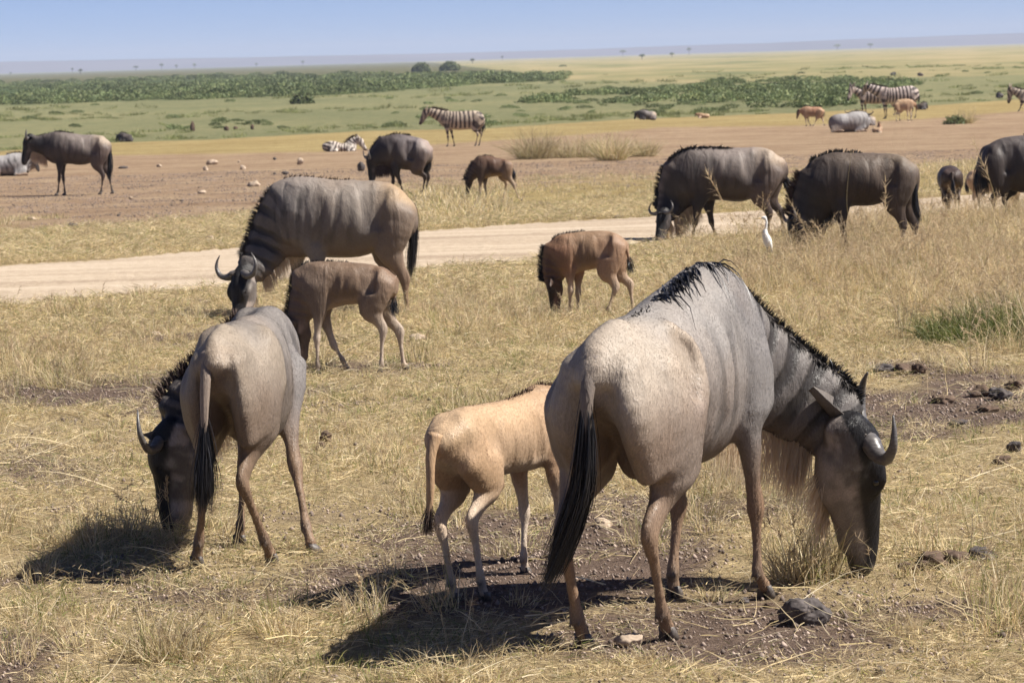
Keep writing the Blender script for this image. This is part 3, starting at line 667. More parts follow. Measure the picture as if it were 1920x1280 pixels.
            if not extra: chains['crease%d' % i] = Chain([[*TP(.27, .7, sd * .85), .02 * z_, .012 * z_], [*TP(.30, .2, sd * 1.03), .022 * z_, .016 * z_], [*TP(.30, -.35, sd * 1.02), .022 * z_, .016 * z_]], fw, .035 * z_, None, neg=True)
            if not extra or name != 'wildebeest' or base[0] > 900: chains['flank%d' % i] = Chain([[*TP(.335, .62, sd * 1.02), .06 * z_, .024 * z_], [*TP(.35, .25, sd * 1.12), .075 * z_, .035 * z_], [*TP(.34, -.2, sd * 1.14), .05 * z_, .03 * z_]], fw, .09 * z_, None, neg=True)
            if extra: continue
            chains['axilla%d' % i] = Chain([[*TP(.62, .45, sd * 1.08), .035 * z_, .03 * z_], [*TP(.63, -.1, sd * 1.10), .04 * z_, .03 * z_], [*TP(.65, -.6, sd * .98), .035 * z_, .03 * z_]], fw, .06 * z_, None, neg=True)
    order = list(chains.items())
    V, Fc = sculpt([c for _, c in order], res); V = relax(V, Fc, 1, .45)
    # colour
    info = {}; cols = []; ds = []
    for nm, c in order:
        if c.neg: continue
        info[nm] = c.eval(V, True)
    if 'white' in pal: cl = zebra_paint(pal, V, info); ds = [i[0] for i in info.values()]
    else:
        cl = []
        for nm, c in order:
            if c.neg or c.col is None: continue
            d, T, A, B = info[nm]; cl.append(c.col(T, A, B, V)); ds.append(d)
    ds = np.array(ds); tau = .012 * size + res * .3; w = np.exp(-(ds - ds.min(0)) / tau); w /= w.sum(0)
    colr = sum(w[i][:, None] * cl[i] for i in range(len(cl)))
    if 'white' not in pal and detail >= 1:       # skin folds follow the dark stripes of shoulder and neck
        N = vnormals(V, Fc)
        dn, T, A, B = info['neck'] if 'neck' in info else info['torso']; ph = T * 34 + 2.5 * (fbm(V, 4, 19) - .5) * 2 - A * 1.8
        m = np.exp(-np.maximum(dn, 0) / .03) * sst(T, .05, .25) * (1 - sst(T, .85, 1)); dis = -.011 * m * sst(np.sin(ph), -.3, .9)
        dt, T, A, B = info['torso']; ph = T * 62 + 5.0 * (fbm(V, 2.2, 9) - .5) * 2 + A
        m2 = np.exp(-np.maximum(dt, 0) / .02) * sst(T, .4, .6) * sst(-A, -.9, -.5) * (1 - sst(-A, .4, .8)) * sst(fbm(V, 5, 3), .3, .6); dis += -.0055 * m2 * sst(np.sin(ph), -.2, .9)
        rb = np.exp(-np.maximum(dt, 0) / .02) * sst(T, .38, .48) * (1 - sst(T, .68, .78)) * sst(-A, -.55, -.1) * (1 - sst(-A, .5, .8)); dis += -.006 * rb * sst(np.sin(T * 85 + A * 2.2), -.4, .8)
        dis += .007 * (fbm(V, 6, 41, 2) - .5) + .004 * (fbm(V, 17, 42, 2) - .5)
        V = V + N * (dis * size)[:, None]
    if seat: V[:, 2] += 0
    colr = colr * (1 + .22 * (fbm(V, 2.6, 61, 2) - .5) + .16 * (fbm(V, 11, 62, 2) - .5))[:, None]; dust = (sst(fbm(V, 3.3, 63, 3), .5, .75) * .22)[:, None]; colr = colr * (1 - dust) + colr * np.array([1.12, .93, .78]) * dust
    root = empty(name, O, label, cat, group)
    mat = M['coat'] if detail >= 1 else M['coat_far']
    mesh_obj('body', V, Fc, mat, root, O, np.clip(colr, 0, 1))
    if fur: fur_on(root, V, Fc, np.clip(colr, 0, 1), fur, .014 * (.6 + .4 * size), O, fw, seed=seed)
    def part(nm, VF, mt, colors=None, par=None): return mesh_obj(nm, VF[0], VF[1], M[mt] if isinstance(mt, str) else mt, par or root, O, colors)
    solid = lambda VF, c: np.tile(np.asarray(c, float), (len(VF[0]), 1))
    for (ft, lfw, sc) in feet:
        if detail >= .5: part('hoof', hoof_mesh(ft, lfw, sc), 'hoof')
    # head pieces
    if HD:
        poll, D, Fv, W, h = HD
        for sd in (-1, 1):
            if detail >= .8 and kind == 'wild' or detail >= 1:
                a = H(.30, .088, sd * .128); Ve, Fe = tube([a - W * .02 * sd * h * 0 + W * sd * h * x for x in (-.02, .0, .014, .024, .03)], [.01 * h, .030 * h, .028 * h, .017 * h, .003 * h], 8); part('eye', (Ve, Fe), 'eye')
            if 'ear' not in hide:
                ed = W * sd * .85 + (-D) * .1 - Fv * .35 if kind != 'zebra' else W * sd * .35 - D * 1.0
                if eardir is not None: ed = np.asarray(eardir[0 if sd < 0 else 1], float)
                el = earlen * h; VF = ear_mesh(H(.03, -.02, sd * .125), ed, Fv - D * .3 if kind != 'zebra' else Fv, el, el * .42)
                ec = pal['cheek'] * .7 if 'cheek' in pal else pal['white']
                part('ear', VF, mat, solid(VF, ec))
            if horns and kind == 'wild':
                sp = horn_span
                q = [(.02, .05, .02), (.035, .08, .11), (.07, .10, .24 * sp), (.045, .125, .36 * sp), (-.06, .155, .43 * sp), (-.16, .175, .41 * sp), (-.245, .19, .345 * sp)]
                q = [(.03 + (d - .03) * horn_scale, .05 + (f - .05) * horn_scale, w * (.5 + .5 * horn_scale)) for d, f, w in q]; hp = spline([H(d, f, sd * w) for d, f, w in q], 5); rr = np.interp(np.linspace(0, 1, len(hp)), [0, .18, .4, .7, 1], [.06, .066, .044, .027, .006]) * h
                rr = rr * (1 + .05 * np.sin(np.arange(len(hp)) * 2.4) * (np.linspace(1, 0, len(hp)))); part('horn', tube(hp, rr, 10), 'horn')
        if detail >= 1 and kind == 'wild' and muz:
            pass
    # mane along the neck crest and withers
    def crest(ch, t0, t1, n, sgn=1, locks=0):
        t = rng.uniform(t0, t1, n)
        if locks: t = (np.round((t - t0) / (t1 - t0) * locks) + rng.normal(size=n) * .16) / locks * (t1 - t0) + t0; t = np.clip(t, t0, t1)
        t = t * (len(ch.S) - 1); i = np.minimum(t.astype(int), len(ch.S) - 2); f = (t - i)[:, None]
        S = ch.S[i] * (1 - f) + ch.S[i + 1] * f; ax = ch.S[i + 1, :3] - ch.S[i, :3]; ax /= np.linalg.norm(ax, axis=1)[:, None]
        g = (i / (len(ch.S) - 1))[:, None]; u = ch.u * (1 - g) + ch.u2 * g; u = u - ax * (u * ax).sum(1)[:, None]; u /= np.linalg.norm(u, axis=1)[:, None]
        w = np.cross(ax, u); j = rng.normal(size=n)[:, None] * .012 * size
        return S[:, :3] + sgn * u * (S[:, 3:4] - .012 * size) + w * j, u * sgn, w, t / (len(ch.S) - 1), ax
    if mane:
        vs = []
        for mn in mane:
            (cn, t0, t1, n, L, dr, lean, mt) = mn[:8]; upw = mn[8] if len(mn) > 8 else 1.0; locks = mn[10] if len(mn) > 10 else 0
            ch = chains[cn]; P, u, w, t, ax = crest(ch, t0, t1, int(n), 1, locks)
            bk = mn[9] if len(mn) > 9 else .35; cl = (np.sin(t * 170) * .5 + np.sin(t * 331 + 1.3) * .5)[:, None]      # hairs gather in locks
            if len(mn) > 11: P = P + w * mn[11] + u * .012
            dirs = u * upw + w * (lean + rng.normal(size=len(P)) * .12)[:, None] - ax * (bk + .35 * cl) + rng.normal(size=(len(P), 3)) * .08
            env = np.clip(np.minimum((t - t0) / .12 / max(t1 - t0, .1) + .35, (t1 - t) / .12 / max(t1 - t0, .1) + .35), .3, 1)
            Vh, Fh = strands(P, dirs, L * size * env * rng.uniform(.6, 1.2, len(P)), dr, .0075 * size if detail >= 1 else .016 * size, 4, .25, rng)
            tag(part('mane', (Vh, Fh), mt), kind='stuff')
    if beard and 'neck' in chains and kind == 'wild' and detail >= .5:
        L0, mt = (beard if isinstance(beard, tuple) else (.20, 'hair_pale')); ch = chains['neck']
        P, u, w, t, ax = crest(ch, .25, 1.0, int(1100 * detail + 60), -1)
        dirs = u * .5 + np.array([0, 0, -1.0]) + rng.normal(size=(len(P), 3)) * .12
        Vh, Fh = strands(P, dirs, L0 * size * rng.uniform(.5, 1.15, len(P)), .5, .0032 * size if detail >= 1 else .009, 4, .2, rng)
        if detail >= .99 and L0 > .14:
            P, u, w, t, ax = crest(chains['jaw0'], .0, .75, 500, 1); P = P - u * .07 * size
            V2, F2 = strands(P, -u * .7 + np.array([0, 0, -1.0]) + rng.normal(size=(500, 3)) * .2, L0 * .8 * size * rng.uniform(.4, 1.1, 500), .4, .0032 * size, 4, .2, rng); Fh = np.vstack([Fh, F2 + len(Vh)]); Vh = np.vstack([Vh, V2])
        tag(part('beard', (Vh, Fh), mt), kind='stuff')
    if tail:
        tq = [R(p) for p in tail['p']]
        if tail['p'][0][0] != 'L': tq[0] = TS.S[0, :3] + UP * TS.S[0, 3] * .5; tq[1] = (tq[1] + tq[0] * .35 + tq[2] * .15) / 1.5 if len(tq) > 2 else tq[1]
        tp = spline(tq, 6); n = len(tp); k = tail.get('dock', .55); nd = max(3, int(n * k))
        rr = np.interp(np.linspace(0, 1, nd), [0, .25, 1], [.040, .026, .013]) * size * tail.get('w', 1)
        tcol = tail.get('col', pal.get('thigh', pal.get('white', C3(.3, .3, .3)))); VF = tube(tp[:nd], rr, 8); tl = part('tail', VF, mat, solid(VF, tcol))
        nh = int(tail.get('n', 380) * max(.25, detail)); i0 = rng.integers(int(nd * tail.get('from', .45)), nd, nh); rem = np.array([np.linalg.norm(np.diff(tp[i:], axis=0), axis=1).sum() for i in range(n)])
        P = tp[i0] + rng.normal(size=(nh, 3)) * .010 * size
        # strands follow the rest of the tail curve
        rows = []; side = rng.normal(size=(nh, 3)); side /= np.linalg.norm(side, axis=1)[:, None]; wd = (.005 if detail >= 1 else .014) * size; off = rng.normal(size=(nh, 3)) * tail.get('spread', .028) * size
        segs = 6; endt = rng.uniform(.72, 1.08, nh)
        for s in range(segs + 1):
            t = s / segs; idx = i0 + (n - 1 - i0) * t * endt; ii = np.clip(idx.astype(int), 0, n - 2); f = (idx - ii)[:, None]
            q = tp[ii] * (1 - f) + tp[ii + 1] * f + off * math.sin(math.pi * min(t * .62 + .05, 1)) ; w_ = wd * (1 - .85 * t ** 2)
            rows += [q - side * w_ / 2, q + side * w_ / 2]
        Vh = np.stack(rows, 1).reshape(-1, 3); kk = 2 * (segs + 1); b0 = np.arange(nh) * kk
        Fh = np.vstack([np.stack([b0 + 2 * s, b0 + 2 * s + 1, b0 + 2 * s + 3, b0 + 2 * s + 2], 1) for s in range(segs)])
        tag(mesh_obj('tail_tuft', Vh, Fh, M[tuft], tl, O), kind='stuff')
    return root, chains, HD
# ================================================================== the herd
GW = 'wildebeest grazing on the plain'; GC = 'wildebeest calves'; GZ = 'zebras on the far side of the road'
# --- large bull-like cow in the right foreground, seen three-quarters from behind
def xA(ch, R, O, fw, lf, UP, pal):
    L = lambda s, l, z: O + fw * s + lf * (l - .045 * (1 - min(1, max(0, s) / .5))) + UP * z
    gl = lambda c: (lambda T, A, B, P: np.tile(c, (len(T), 1)))
    for i, sd in enumerate((-1, 1)):
        ch['crease%d' % i] = Chain([[*L(.22, sd * .175, 1.13), .022, .014], [*L(.27, sd * .225, 1.0), .026, .018], [*L(.29, sd * .24, .84), .026, .018], [*L(.25, sd * .225, .70), .022, .018]], fw, .04, None, neg=True)
        ch['hip%d' % i] = Chain([[*L(.14, sd * .165, 1.165), .045, .035], [*L(.19, sd * .195, 1.09), .055, .035], [*L(.22, sd * .17, .92), .09, .05]], fw, .11, lambda T, A, B, P: np.tile(pal['rump'] * .95, (len(T), 1)))
        ch['ham%d' % i] = Chain([[*L(-.20, sd * .09, 1.06), .10, .065], [*L(-.17, sd * .13, .90), .15, .08], [*L(-.06, sd * .13, .70), .12, .062]], fw, .08, lambda T, A, B, P: lerp(pal['rump'], pal['thigh'], .0)[None] * (1 - sst(T, .1, .8))[:, None] + pal['thigh'] * sst(T, .1, .8)[:, None])
        ch['thigh%d' % i] = Chain([[*L(.04, sd * .155, 1.05), .15, .08], [*L(.08, sd * .185, .86), .18, .075], [*L(.12, sd * .165, .64), .12, .058]], fw, .08, lambda T, A, B, P: pal['rump'][None] * (1 - sst(T, .0, .6))[:, None] + lerp(pal['thigh'], pal['side'], .4)[None] * sst(T, .0, .6)[:, None])
        ch['blade%d' % i] = Chain([[*L(.92, sd * .10, 1.22), .13, .05], [*L(.98, sd * .165, 1.0), .14, .07], [*L(1.0, sd * .175, .80), .12, .065]], fw, .08, lambda T, A, B, P: np.tile(pal['shoulder'] * 1.1, (len(T), 1)))
    ch['tailroot'] = Chain([[*L(-.08, 0, 1.18), .05, .05], [*L(-.24, 0, 1.13), .05, .045], [*L(-.33, 0, 1.02), .035, .035]], UP, .06, lambda T, A, B, P: np.tile(pal['rump'], (len(T), 1)))
    ch['cleft'] = Chain([[*L(-.36, -.055, .98), .05, .018], [*L(-.38, -.055, .84), .06, .02], [*L(-.36, -.04, .66), .06, .03]], fw, .05, None, neg=True)
    ch['cleft2'] = Chain([[*L(-.36, .055, .98), .05, .018], [*L(-.38, .055, .84), .06, .02]], fw, .05, None, neg=True)
    ch['udder'] = Chain([[*L(.10, 0, .68), .07, .06], [*L(.26, 0, .64), .05, .05]], UP, .06, lambda T, A, B, P: np.tile(pal['belly'] * 1.4, (len(T), 1)))
OA = (1165, 1207)
A_root, A_ch, A_HD = beast('wildebeest', 'large pale grey wildebeest grazing in the right foreground, black mane falling over its back', 'wildebeest', OA,
    torso=[('L', -.30, 1.10, .92, .06, -.05), ('L', -.22, 1.165, .88, .115, -.05), ('L', -.08, 1.21, .84, .155, -.05), ('L', .10, 1.235, .75, .18, -.04), ('L', .32, 1.25, .64, .215, -.02), ('L', .58, 1.285, .585, .235), ('L', .80, 1.335, .575, .205), ('L', .98, 1.365, .60, .16), ('L', 1.12, 1.28, .62, .14), ('L', 1.22, 1.13, .68, .12)],
    neck=dict(st=[(('L', 1.02, 0, 1.02), .27, .15), (('L', 1.20, -.05, .93), .235, .125), (('L', 1.36, -.15, .82), .20, .105), (('L', 1.48, -.27, .72), .175, .10), (('L', 1.53, -.34, .63), .15, .095)], u=(.45, .35, .8), u2=(.75, .1, .65)),
    head=dict(poll=(1600, 812, 1.10), muz=(1620, 1066, 1.34), face=(1, .14, .05), thick=1.0),
    legs=[('h', [('L', -.04, .16, .92), ('L', .06, .165, .68), ('L', -.22, .13, .44), ('L', -.13, .12, .12), ('L', -.09, .115, 0)]),
          ('h', [('L', -.02, -.16, .92), ('L', .16, -.17, .68), ('L', -.06, -.15, .43), ('L', .07, -.14, .12), ('L', .13, -.135, 0)]),
          ('f', [('L', .96, .13, .92), ('L', .90, .14, .70), ('L', .98, .15, .38), ('L', .93, .16, .12), ('L', .94, .165, 0)]),
          ('f', [('L', 1.0, -.15, .92), ('L', .94, -.17, .72), ('L', .99, -.18, .38), ('L', .98, -.185, .12), ('L', 1.05, -.19, 0)])],
    tail=dict(p=[('L', -.29, -.05, 1.10), ('L', -.36, -.045, .99), ('L', -.37, -.04, .82), ('L', -.37, -.02, .64), ('L', -.37, .05, .46), ('L', -.38, .12, .31)], dock=.5, n=1300, w=1.2, spread=.02, col=C3(.16, .13, .11), **{'from': .3}),
    pal=PAL_BULL, res=.0115, fur=110000, local=65, extra=xA, seed=3,
    mane=[('torso', .48, .84, 620, .28, 1.9, .55, 'hair_black', .28, .85, 9, -.01), ('torso', .26, 1.0, 420, .04, .8, .1, 'hair_black', .8, 1.2), ('neck', .0, 1.0, 1500, .05, .9, .2, 'hair_black', .8), ('neck', .10, .9, 700, .06, .9, 1.0, 'hair_grey', .3)], beard=(.27, 'hair_pale'),
    eardir=[(-.55, -.45, .62), (-.3, .9, .3)], horn_span=.86, earlen=.42)

# --- cow in the left foreground, seen from behind, head turned to the left
def xB(ch, R, O, fw, lf, UP, pal):
    L = lambda s, l, z: O + fw * s + lf * l + UP * z
    L0 = L; L = lambda s, l, z: L0(s, l - .03, z)
    for i, sd in enumerate((-1, 1)):
        ch['crease%d' % i] = Chain([[*L(.16, sd * .13, 1.0), .02, .012], [*L(.20, sd * .17, .86), .022, .016], [*L(.20, sd * .175, .70), .022, .016]], fw, .035, None, neg=True)
        ch['hip%d' % i] = Chain([[*L(.10, sd * .12, 1.0), .05, .04], [*L(.14, sd * .135, .93), .06, .04], [*L(.16, sd * .13, .80), .08, .045]], fw, .11, lambda T, A, B, P: np.tile(pal['rump'] * .95, (len(T), 1)))
        ch['ham%d' % i] = Chain([[*L(-.20, sd * .075, .93), .09, .05], [*L(-.17, sd * .10, .78), .13, .06], [*L(-.10, sd * .10, .62), .13, .055]], fw, .07, lambda T, A, B, P: pal['rump'][None] * .8 * (1 - sst(T, .1, .8))[:, None] + pal['thigh'] * sst(T, .1, .8)[:, None])
        ch['thigh%d' % i] = Chain([[*L(.02, sd * .11, .90), .15, .06], [*L(.06, sd * .125, .74), .16, .058], [*L(.08, sd * .12, .60), .12, .052]], fw, .08, lambda T, A, B, P: pal['rump'][None] * (1 - sst(T, .0, .6))[:, None] + lerp(pal['thigh'], pal['side'], .4)[None] * sst(T, .0, .6)[:, None])
    ch['tailroot'] = Chain([[*L(-.06, .02, 1.04), .04, .03], [*L(-.22, .02, .995), .045, .03], [*L(-.31, 0, .92), .032, .03]], UP, .05, lambda T, A, B, P: np.tile(pal['rump'], (len(T), 1)))
    ch['cleft'] = Chain([[*L(-.33, -.055, .86), .05, .02], [*L(-.35, -.05, .74), .06, .022], [*L(-.33, -.04, .6), .06, .03]], fw, .045, None, neg=True)
    ch['cleft2'] = Chain([[*L(-.33, .055, .86), .05, .02], [*L(-.35, .05, .74), .06, .022], [*L(-.33, .04, .6), .06, .03]], fw, .045, None, neg=True)
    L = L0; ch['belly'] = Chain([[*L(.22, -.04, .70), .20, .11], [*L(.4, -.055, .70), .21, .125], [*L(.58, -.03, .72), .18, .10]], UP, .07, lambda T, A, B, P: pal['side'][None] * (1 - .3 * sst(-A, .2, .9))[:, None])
B_root, B_ch, B_HD = beast('wildebeest', 'brown-grey wildebeest in the left foreground seen from behind, head turned left', 'wildebeest', (437, 1060),
    torso=[('L', -.28, .97, .84, .05, -.02), ('L', -.20, 1.02, .78, .085, -.03), ('L', -.08, 1.06, .74, .105, -.035), ('L', .08, 1.08, .66, .13, -.035), ('L', .30, 1.08, .56, .155, -.03), ('L', .52, 1.07, .54, .15, -.02), ('L', .72, 1.07, .54, .12, .0), ('L', .86, 1.08, .55, .14), ('L', .96, 1.03, .60, .12)],
    neck=dict(st=[(('L', .82, .04, .86), .24, .13), (('L', .92, .16, .77), .20, .115), (('L', .96, .30, .68), .17, .10), (('L', .93, .41, .60), .15, .095), (('L', .90, .46, .54), .13, .09)], u=(-.25, .3, .85), u2=(-.75, .1, .6)),
    head=dict(poll=(322, 815, .88), muz=(328, 1003, .92), face=(-1, .12, -.05), thick=1.3),
    legs=[('h', [('L', -.04, .11, .80), ('L', .03, .11, .60), ('L', -.14, .075, .40), ('L', -.04, .14, .12), ('L', -.02, .16, 0)]),
          ('h', [('L', -.04, -.11, .80), ('L', .03, -.12, .60), ('L', -.14, -.09, .39), ('L', .0, -.145, .12), ('L', .04, -.165, 0)]),
          ('f', [('L', .76, .10, .82), ('L', .70, .10, .62), ('L', .64, .095, .34), ('L', .55, .10, .10), ('L', .56, .11, 0)]),
          ('f', [('L', .74, -.08, .82), ('L', .62, -.12, .62), ('L', .50, -.18, .38), ('L', .35, -.255, .13), ('L', .30, -.29, 0)], 1.0, (.5, .3))],
    tail=dict(p=[('L', -.26, 0, .96), ('L', -.32, .005, .88), ('L', -.35, .01, .72), ('L', -.35, .015, .55), ('L', -.35, .02, .42), ('L', -.35, .03, .32)], dock=.56, n=800, w=1.15, spread=.024, col=C3(.23, .18, .145), **{'from': .72}),
    pal=PAL_COW, res=.0115, fur=80000, local=81, extra=xB, seed=4, size=.92, beard=(.16, 'hair_pale'),
    mane=[('neck', .05, 1.0, 1100, .075, .5, .0, 'hair_brown')], eardir=[(-.9, .3, .15), (-.5, -.8, 0)], horn_span=1.0, horn_scale=1.3)

# --- cow standing broadside by the road, head lowered behind the left-hand cow
beast('wildebeest', 'pale grey wildebeest grazing broadside at the near road edge behind a brown-grey calf', 'wildebeest', (665, 590),
    torso=[(769, 366, 425, .07), (757, 352, 450, .17), (735, 342, 466, .225), (703, 335, 472, .255), (665, 333, 486, .30), (625, 333, 487, .30), (590, 329, 486, .27), (560, 327, 486, .225), (538, 333, 485, .18), (522, 346, 475, .13)],
    neck=dict(st=[((552, 398), .30, .16), ((530, 418), .26, .13), ((506, 454), .205, .11), ((486, 488, -.08), .165, .10), ((470, 508, -.12), .14, .095)], u=(-.75, 0, .65)),
    head=dict(poll=(455, 512, -.2), muz=(446, 640, -.35), face=(-.55, -.8, .05)),
    legs=[('h', [(742, 400, -.14), (728, 465, -.15), (758, 525, -.14), (764, 585, -.14), (762, 590, -.14)]),
          ('h', [(742, 400, .14), (722, 470, .14), (738, 530, .14), (731, 580, .14), (729, 590, .14)]),
          ('f', [(580, 420, -.13), (595, 480, -.13), (597, 540, -.13), (598, 585, -.13), (596, 590, -.13)]),
          ('f', [(555, 420, .13), (556, 480, .13), (555, 540, .13), (553, 585, .13), (551, 590, .13)])],
    tail=dict(p=[(770, 366), (775, 385), (776, 420), (773, 470), (769, 516)], n=520, w=1.0, spread=.018, col=C3(.05, .04, .035), **{'from': .2}),
    pal=PAL_MID, fur=50000, res=.014, seed=5, mane=[('neck', .0, .95, 900, .075, 1.2, -.6, 'hair_grey'), ('torso', .45, .9, 150, .045, .6, 0, 'hair_brown')], beard=(.15, 'hair_pale'), horn_span=.85, eardir=[(-1, -.2, .05), (.9, -.5, -.5)])

# --- calves near the foreground
beast('wildebeest_calf', 'greyish brown calf grazing side-on beneath the belly of the big grey wildebeest', 'calf', (665, 698),
    torso=[(737, 510, 545, .05), (728, 503, 562, .10), (708, 497, 570, .125), (684, 492, 572, .135), (655, 489, 573, .145), (628, 487, 578, .145), (604, 486, 586, .13), (585, 489, 592, .11), (570, 500, 590, .08)],
    neck=dict(st=[((588, 535), .17, .10), ((574, 560), .125, .07), ((562, 590), .092, .055), ((559, 604), .075, .05)], u=(-1, 0, .25)),
    head=dict(poll=(557, 600), muz=(566, 688), face=(-1, -.15, -.05), thick=.95),
    legs=[('h', [(708, 530, -.08), (695, 580, -.08), (717, 618, -.08), (715, 682, -.08), (714, 699, -.08)], 1.12),
          ('h', [(714, 530, .08), (712, 578, .08), (748, 622, .08), (757, 684, .08), (763, 699, .08)], 1.12),
          ('f', [(596, 540, -.08), (598, 588, -.08), (594, 634, -.08), (596, 684, -.08), (595, 699, -.08)], 1.12),
          ('f', [(604, 545, .08), (606, 592, .08), (626, 648, .08), (641, 672, .06), (650, 684, .06)], 1.12)],
    tail=dict(p=[(735, 512), (741, 530), (740, 553), (737, 575), (741, 590)], dock=.75, n=220, w=1.2, spread=.03, **{'from': .7}),
    pal=PAL_GREYCALF, fur=26000, res=.0105, size=.62, horns=False, beard=False, seed=6, group=GC, mane=[('neck', .0, 1.0, 700, .07, .0, 0, 'hair_black'), ('torso', .5, .95, 240, .04, .2, 0, 'hair_black')],
    earlen=.5, eardir=[(-.9, -.2, .35), (-.8, .5, .1)])
beast('wildebeest_calf', 'sandy tan calf standing between the two nearest wildebeest, its head hidden behind the bigger one', 'calf', (874, 1127),
    torso=[('L', -.19, .71, .60, .04), ('L', -.13, .76, .56, .075), ('L', .0, .795, .52, .10), ('L', .18, .79, .485, .11), ('L', .38, .785, .475, .118), ('L', .56, .80, .465, .105), ('L', .68, .79, .48, .085), ('L', .77, .74, .50, .07)],
    neck=dict(st=[(('L', .66, 0, .66), .16, .09), (('L', .78, -.03, .68), .12, .07), (('L', .86, -.06, .70), .09, .055), (('L', .91, -.08, .71), .075, .05)], u=(.0, .0, 1)),
    head=dict(poll=('L', .93, -.08, .72), muz=('L', 1.12, -.12, .48), face=(.5, .85, .4)),
    legs=[('h', [('L', -.02, .065, .62), ('L', .06, .065, .48), ('L', -.09, .055, .335), ('L', -.03, .05, .09), ('L', -.01, .05, 0)], 1.15),
          ('h', [('L', -.02, -.065, .62), ('L', .11, -.07, .49), ('L', -.03, -.06, .34), ('L', .03, -.055, .09), ('L', .05, -.055, 0)], 1.15),
          ('f', [('L', .64, .07, .60), ('L', .60, .08, .46), ('L', .64, .08, .27), ('L', .62, .08, .08), ('L', .63, .08, 0)], 1.12),
          ('f', [('L', .66, -.08, .60), ('L', .62, -.085, .46), ('L', .66, -.085, .27), ('L', .66, -.085, .08), ('L', .68, -.085, 0)], 1.12)],
    tail=dict(p=[('L', -.20, 0, .71), ('L', -.24, .0, .62), ('L', -.25, .0, .50), ('L', -.25, .01, .40), ('L', -.25, .02, .32)], dock=.85, n=300, w=1.35, spread=.02, **{'from': .72}),
    tuft='hair_brown', pal=PAL_TAN, fur=45000, res=.009, size=.62, horns=False, beard=False, local=60, seed=8, group=GC, mane=[('torso', .55, 1.0, 300, .045, .6, .3, 'hair_brown'), ('neck', 0, 1, 300, .06, 0, 0, 'hair_brown'), ('torso', .1, .55, 160, .014, .4, 0, 'hair_brown')])
beast('wildebeest_calf', 'reddish brown calf with bristling dark mane grazing in front of the road, right of centre', 'calf', (1110, 595),
    torso=[(1168, 447, 478, .05), (1160, 438, 488, .10), (1145, 432, 498, .13), (1125, 430, 503, .14), (1103, 431, 508, .145), (1082, 433, 512, .14), (1064, 435, 518, .13), (1050, 441, 520, .11), (1040, 452, 515, .08)],
    neck=dict(st=[((1052, 475), .16, .10), ((1042, 498), .125, .07), ((1037, 520), .09, .055), ((1036, 530), .075, .05)], u=(-1, 0, .25)),
    head=dict(poll=(1036, 522), muz=(1040, 590), face=(-1, -.1, -.1)),
    legs=[('h', [(1147, 460, -.08), (1138, 508, -.08), (1154, 540, -.08), (1140, 580, -.08), (1132, 595, -.08)], 1.12),
          ('h', [(1153, 460, .08), (1155, 508, .08), (1180, 534, .08), (1188, 580, .08), (1192, 592, .08)], 1.12),
          ('f', [(1064, 470, -.07), (1068, 510, -.07), (1070, 545, -.07), (1067, 585, -.07), (1065, 597, -.07)], 1.12),
          ('f', [(1078, 470, .07), (1084, 512, .07), (1084, 548, .07), (1082, 584, .07), (1081, 597, .07)], 1.12)],
    tail=dict(p=[(1168, 450), (1175, 464), (1178, 480), (1181, 498), (1184, 512)], dock=.75, n=200, w=1.2, spread=.03, **{'from': .65}),
    pal=PAL_REDCALF, fur=22000, res=.0105, size=.62, horns=False, beard=False, seed=9, group=GC, mane=[('neck', .0, 1.0, 800, .09, .0, 0, 'hair_black'), ('torso', .5, .98, 320, .045, .2, 0, 'hair_black')], earlen=.5, eardir=[(-.2, -1, -.3), (-.8, .5, .1)])

# --- the three adults to the right
beast('wildebeest', 'dark-shouldered wildebeest with pale rump grazing beside the road with its tail swishing', 'wildebeest', (1380, 447),
    torso=[(1465, 289, 318, .07), (1456, 281, 345, .17), (1438, 275, 362, .225), (1412, 273, 370, .25), (1385, 274, 381, .285), (1355, 275, 378, .285), (1325, 274, 379, .265), (1300, 275, 385, .22), (1280, 285, 388, .175), (1266, 300, 385, .13)],
    neck=dict(st=[((1285, 336), .30, .16), ((1272, 355), .26, .13), ((1261, 376), .20, .11), ((1252, 395, -.06), .15, .10), ((1248, 402, -.08), .13, .09)], u=(-.8, 0, .6)),
    head=dict(poll=(1245, 398, -.15), muz=(1232, 462, -.3), face=(-.7, -.7, .05), thick=1.1),
    legs=[('h', [(1440, 320, -.13), (1424, 365, -.14), (1442, 402, -.13), (1440, 436, -.13), (1437, 446, -.13)]),
          ('h', [(1444, 320, .13), (1438, 366, .14), (1462, 398, .13), (1472, 436, .13), (1472, 446, .13)]),
          ('f', [(1318, 340, -.12), (1309, 383, -.12), (1303, 418, -.12), (1299, 444, -.12), (1296, 452, -.12)]),
          ('f', [(1322, 340, .12), (1328, 383, .12), (1334, 416, .12), (1341, 440, .12), (1343, 449, .12)])],
    tail=dict(p=[(1466, 290), (1469, 310), (1470, 332), (1480, 352), (1498, 378)], dock=.55, n=320, w=1.0, spread=.02, **{'from': .6}),
    pal=PAL_DARK, res=.018, seed=10, detail=.99, mane=[('neck', .0, 1, 420, .07, .5, 0, 'hair_black'), ('torso', .5, .98, 420, .10, 1.2, -.8, 'hair_black')], beard=(.25, 'hair_pale'), eardir=[(-.9, -.4, 0), (.8, -.7, -.3)])
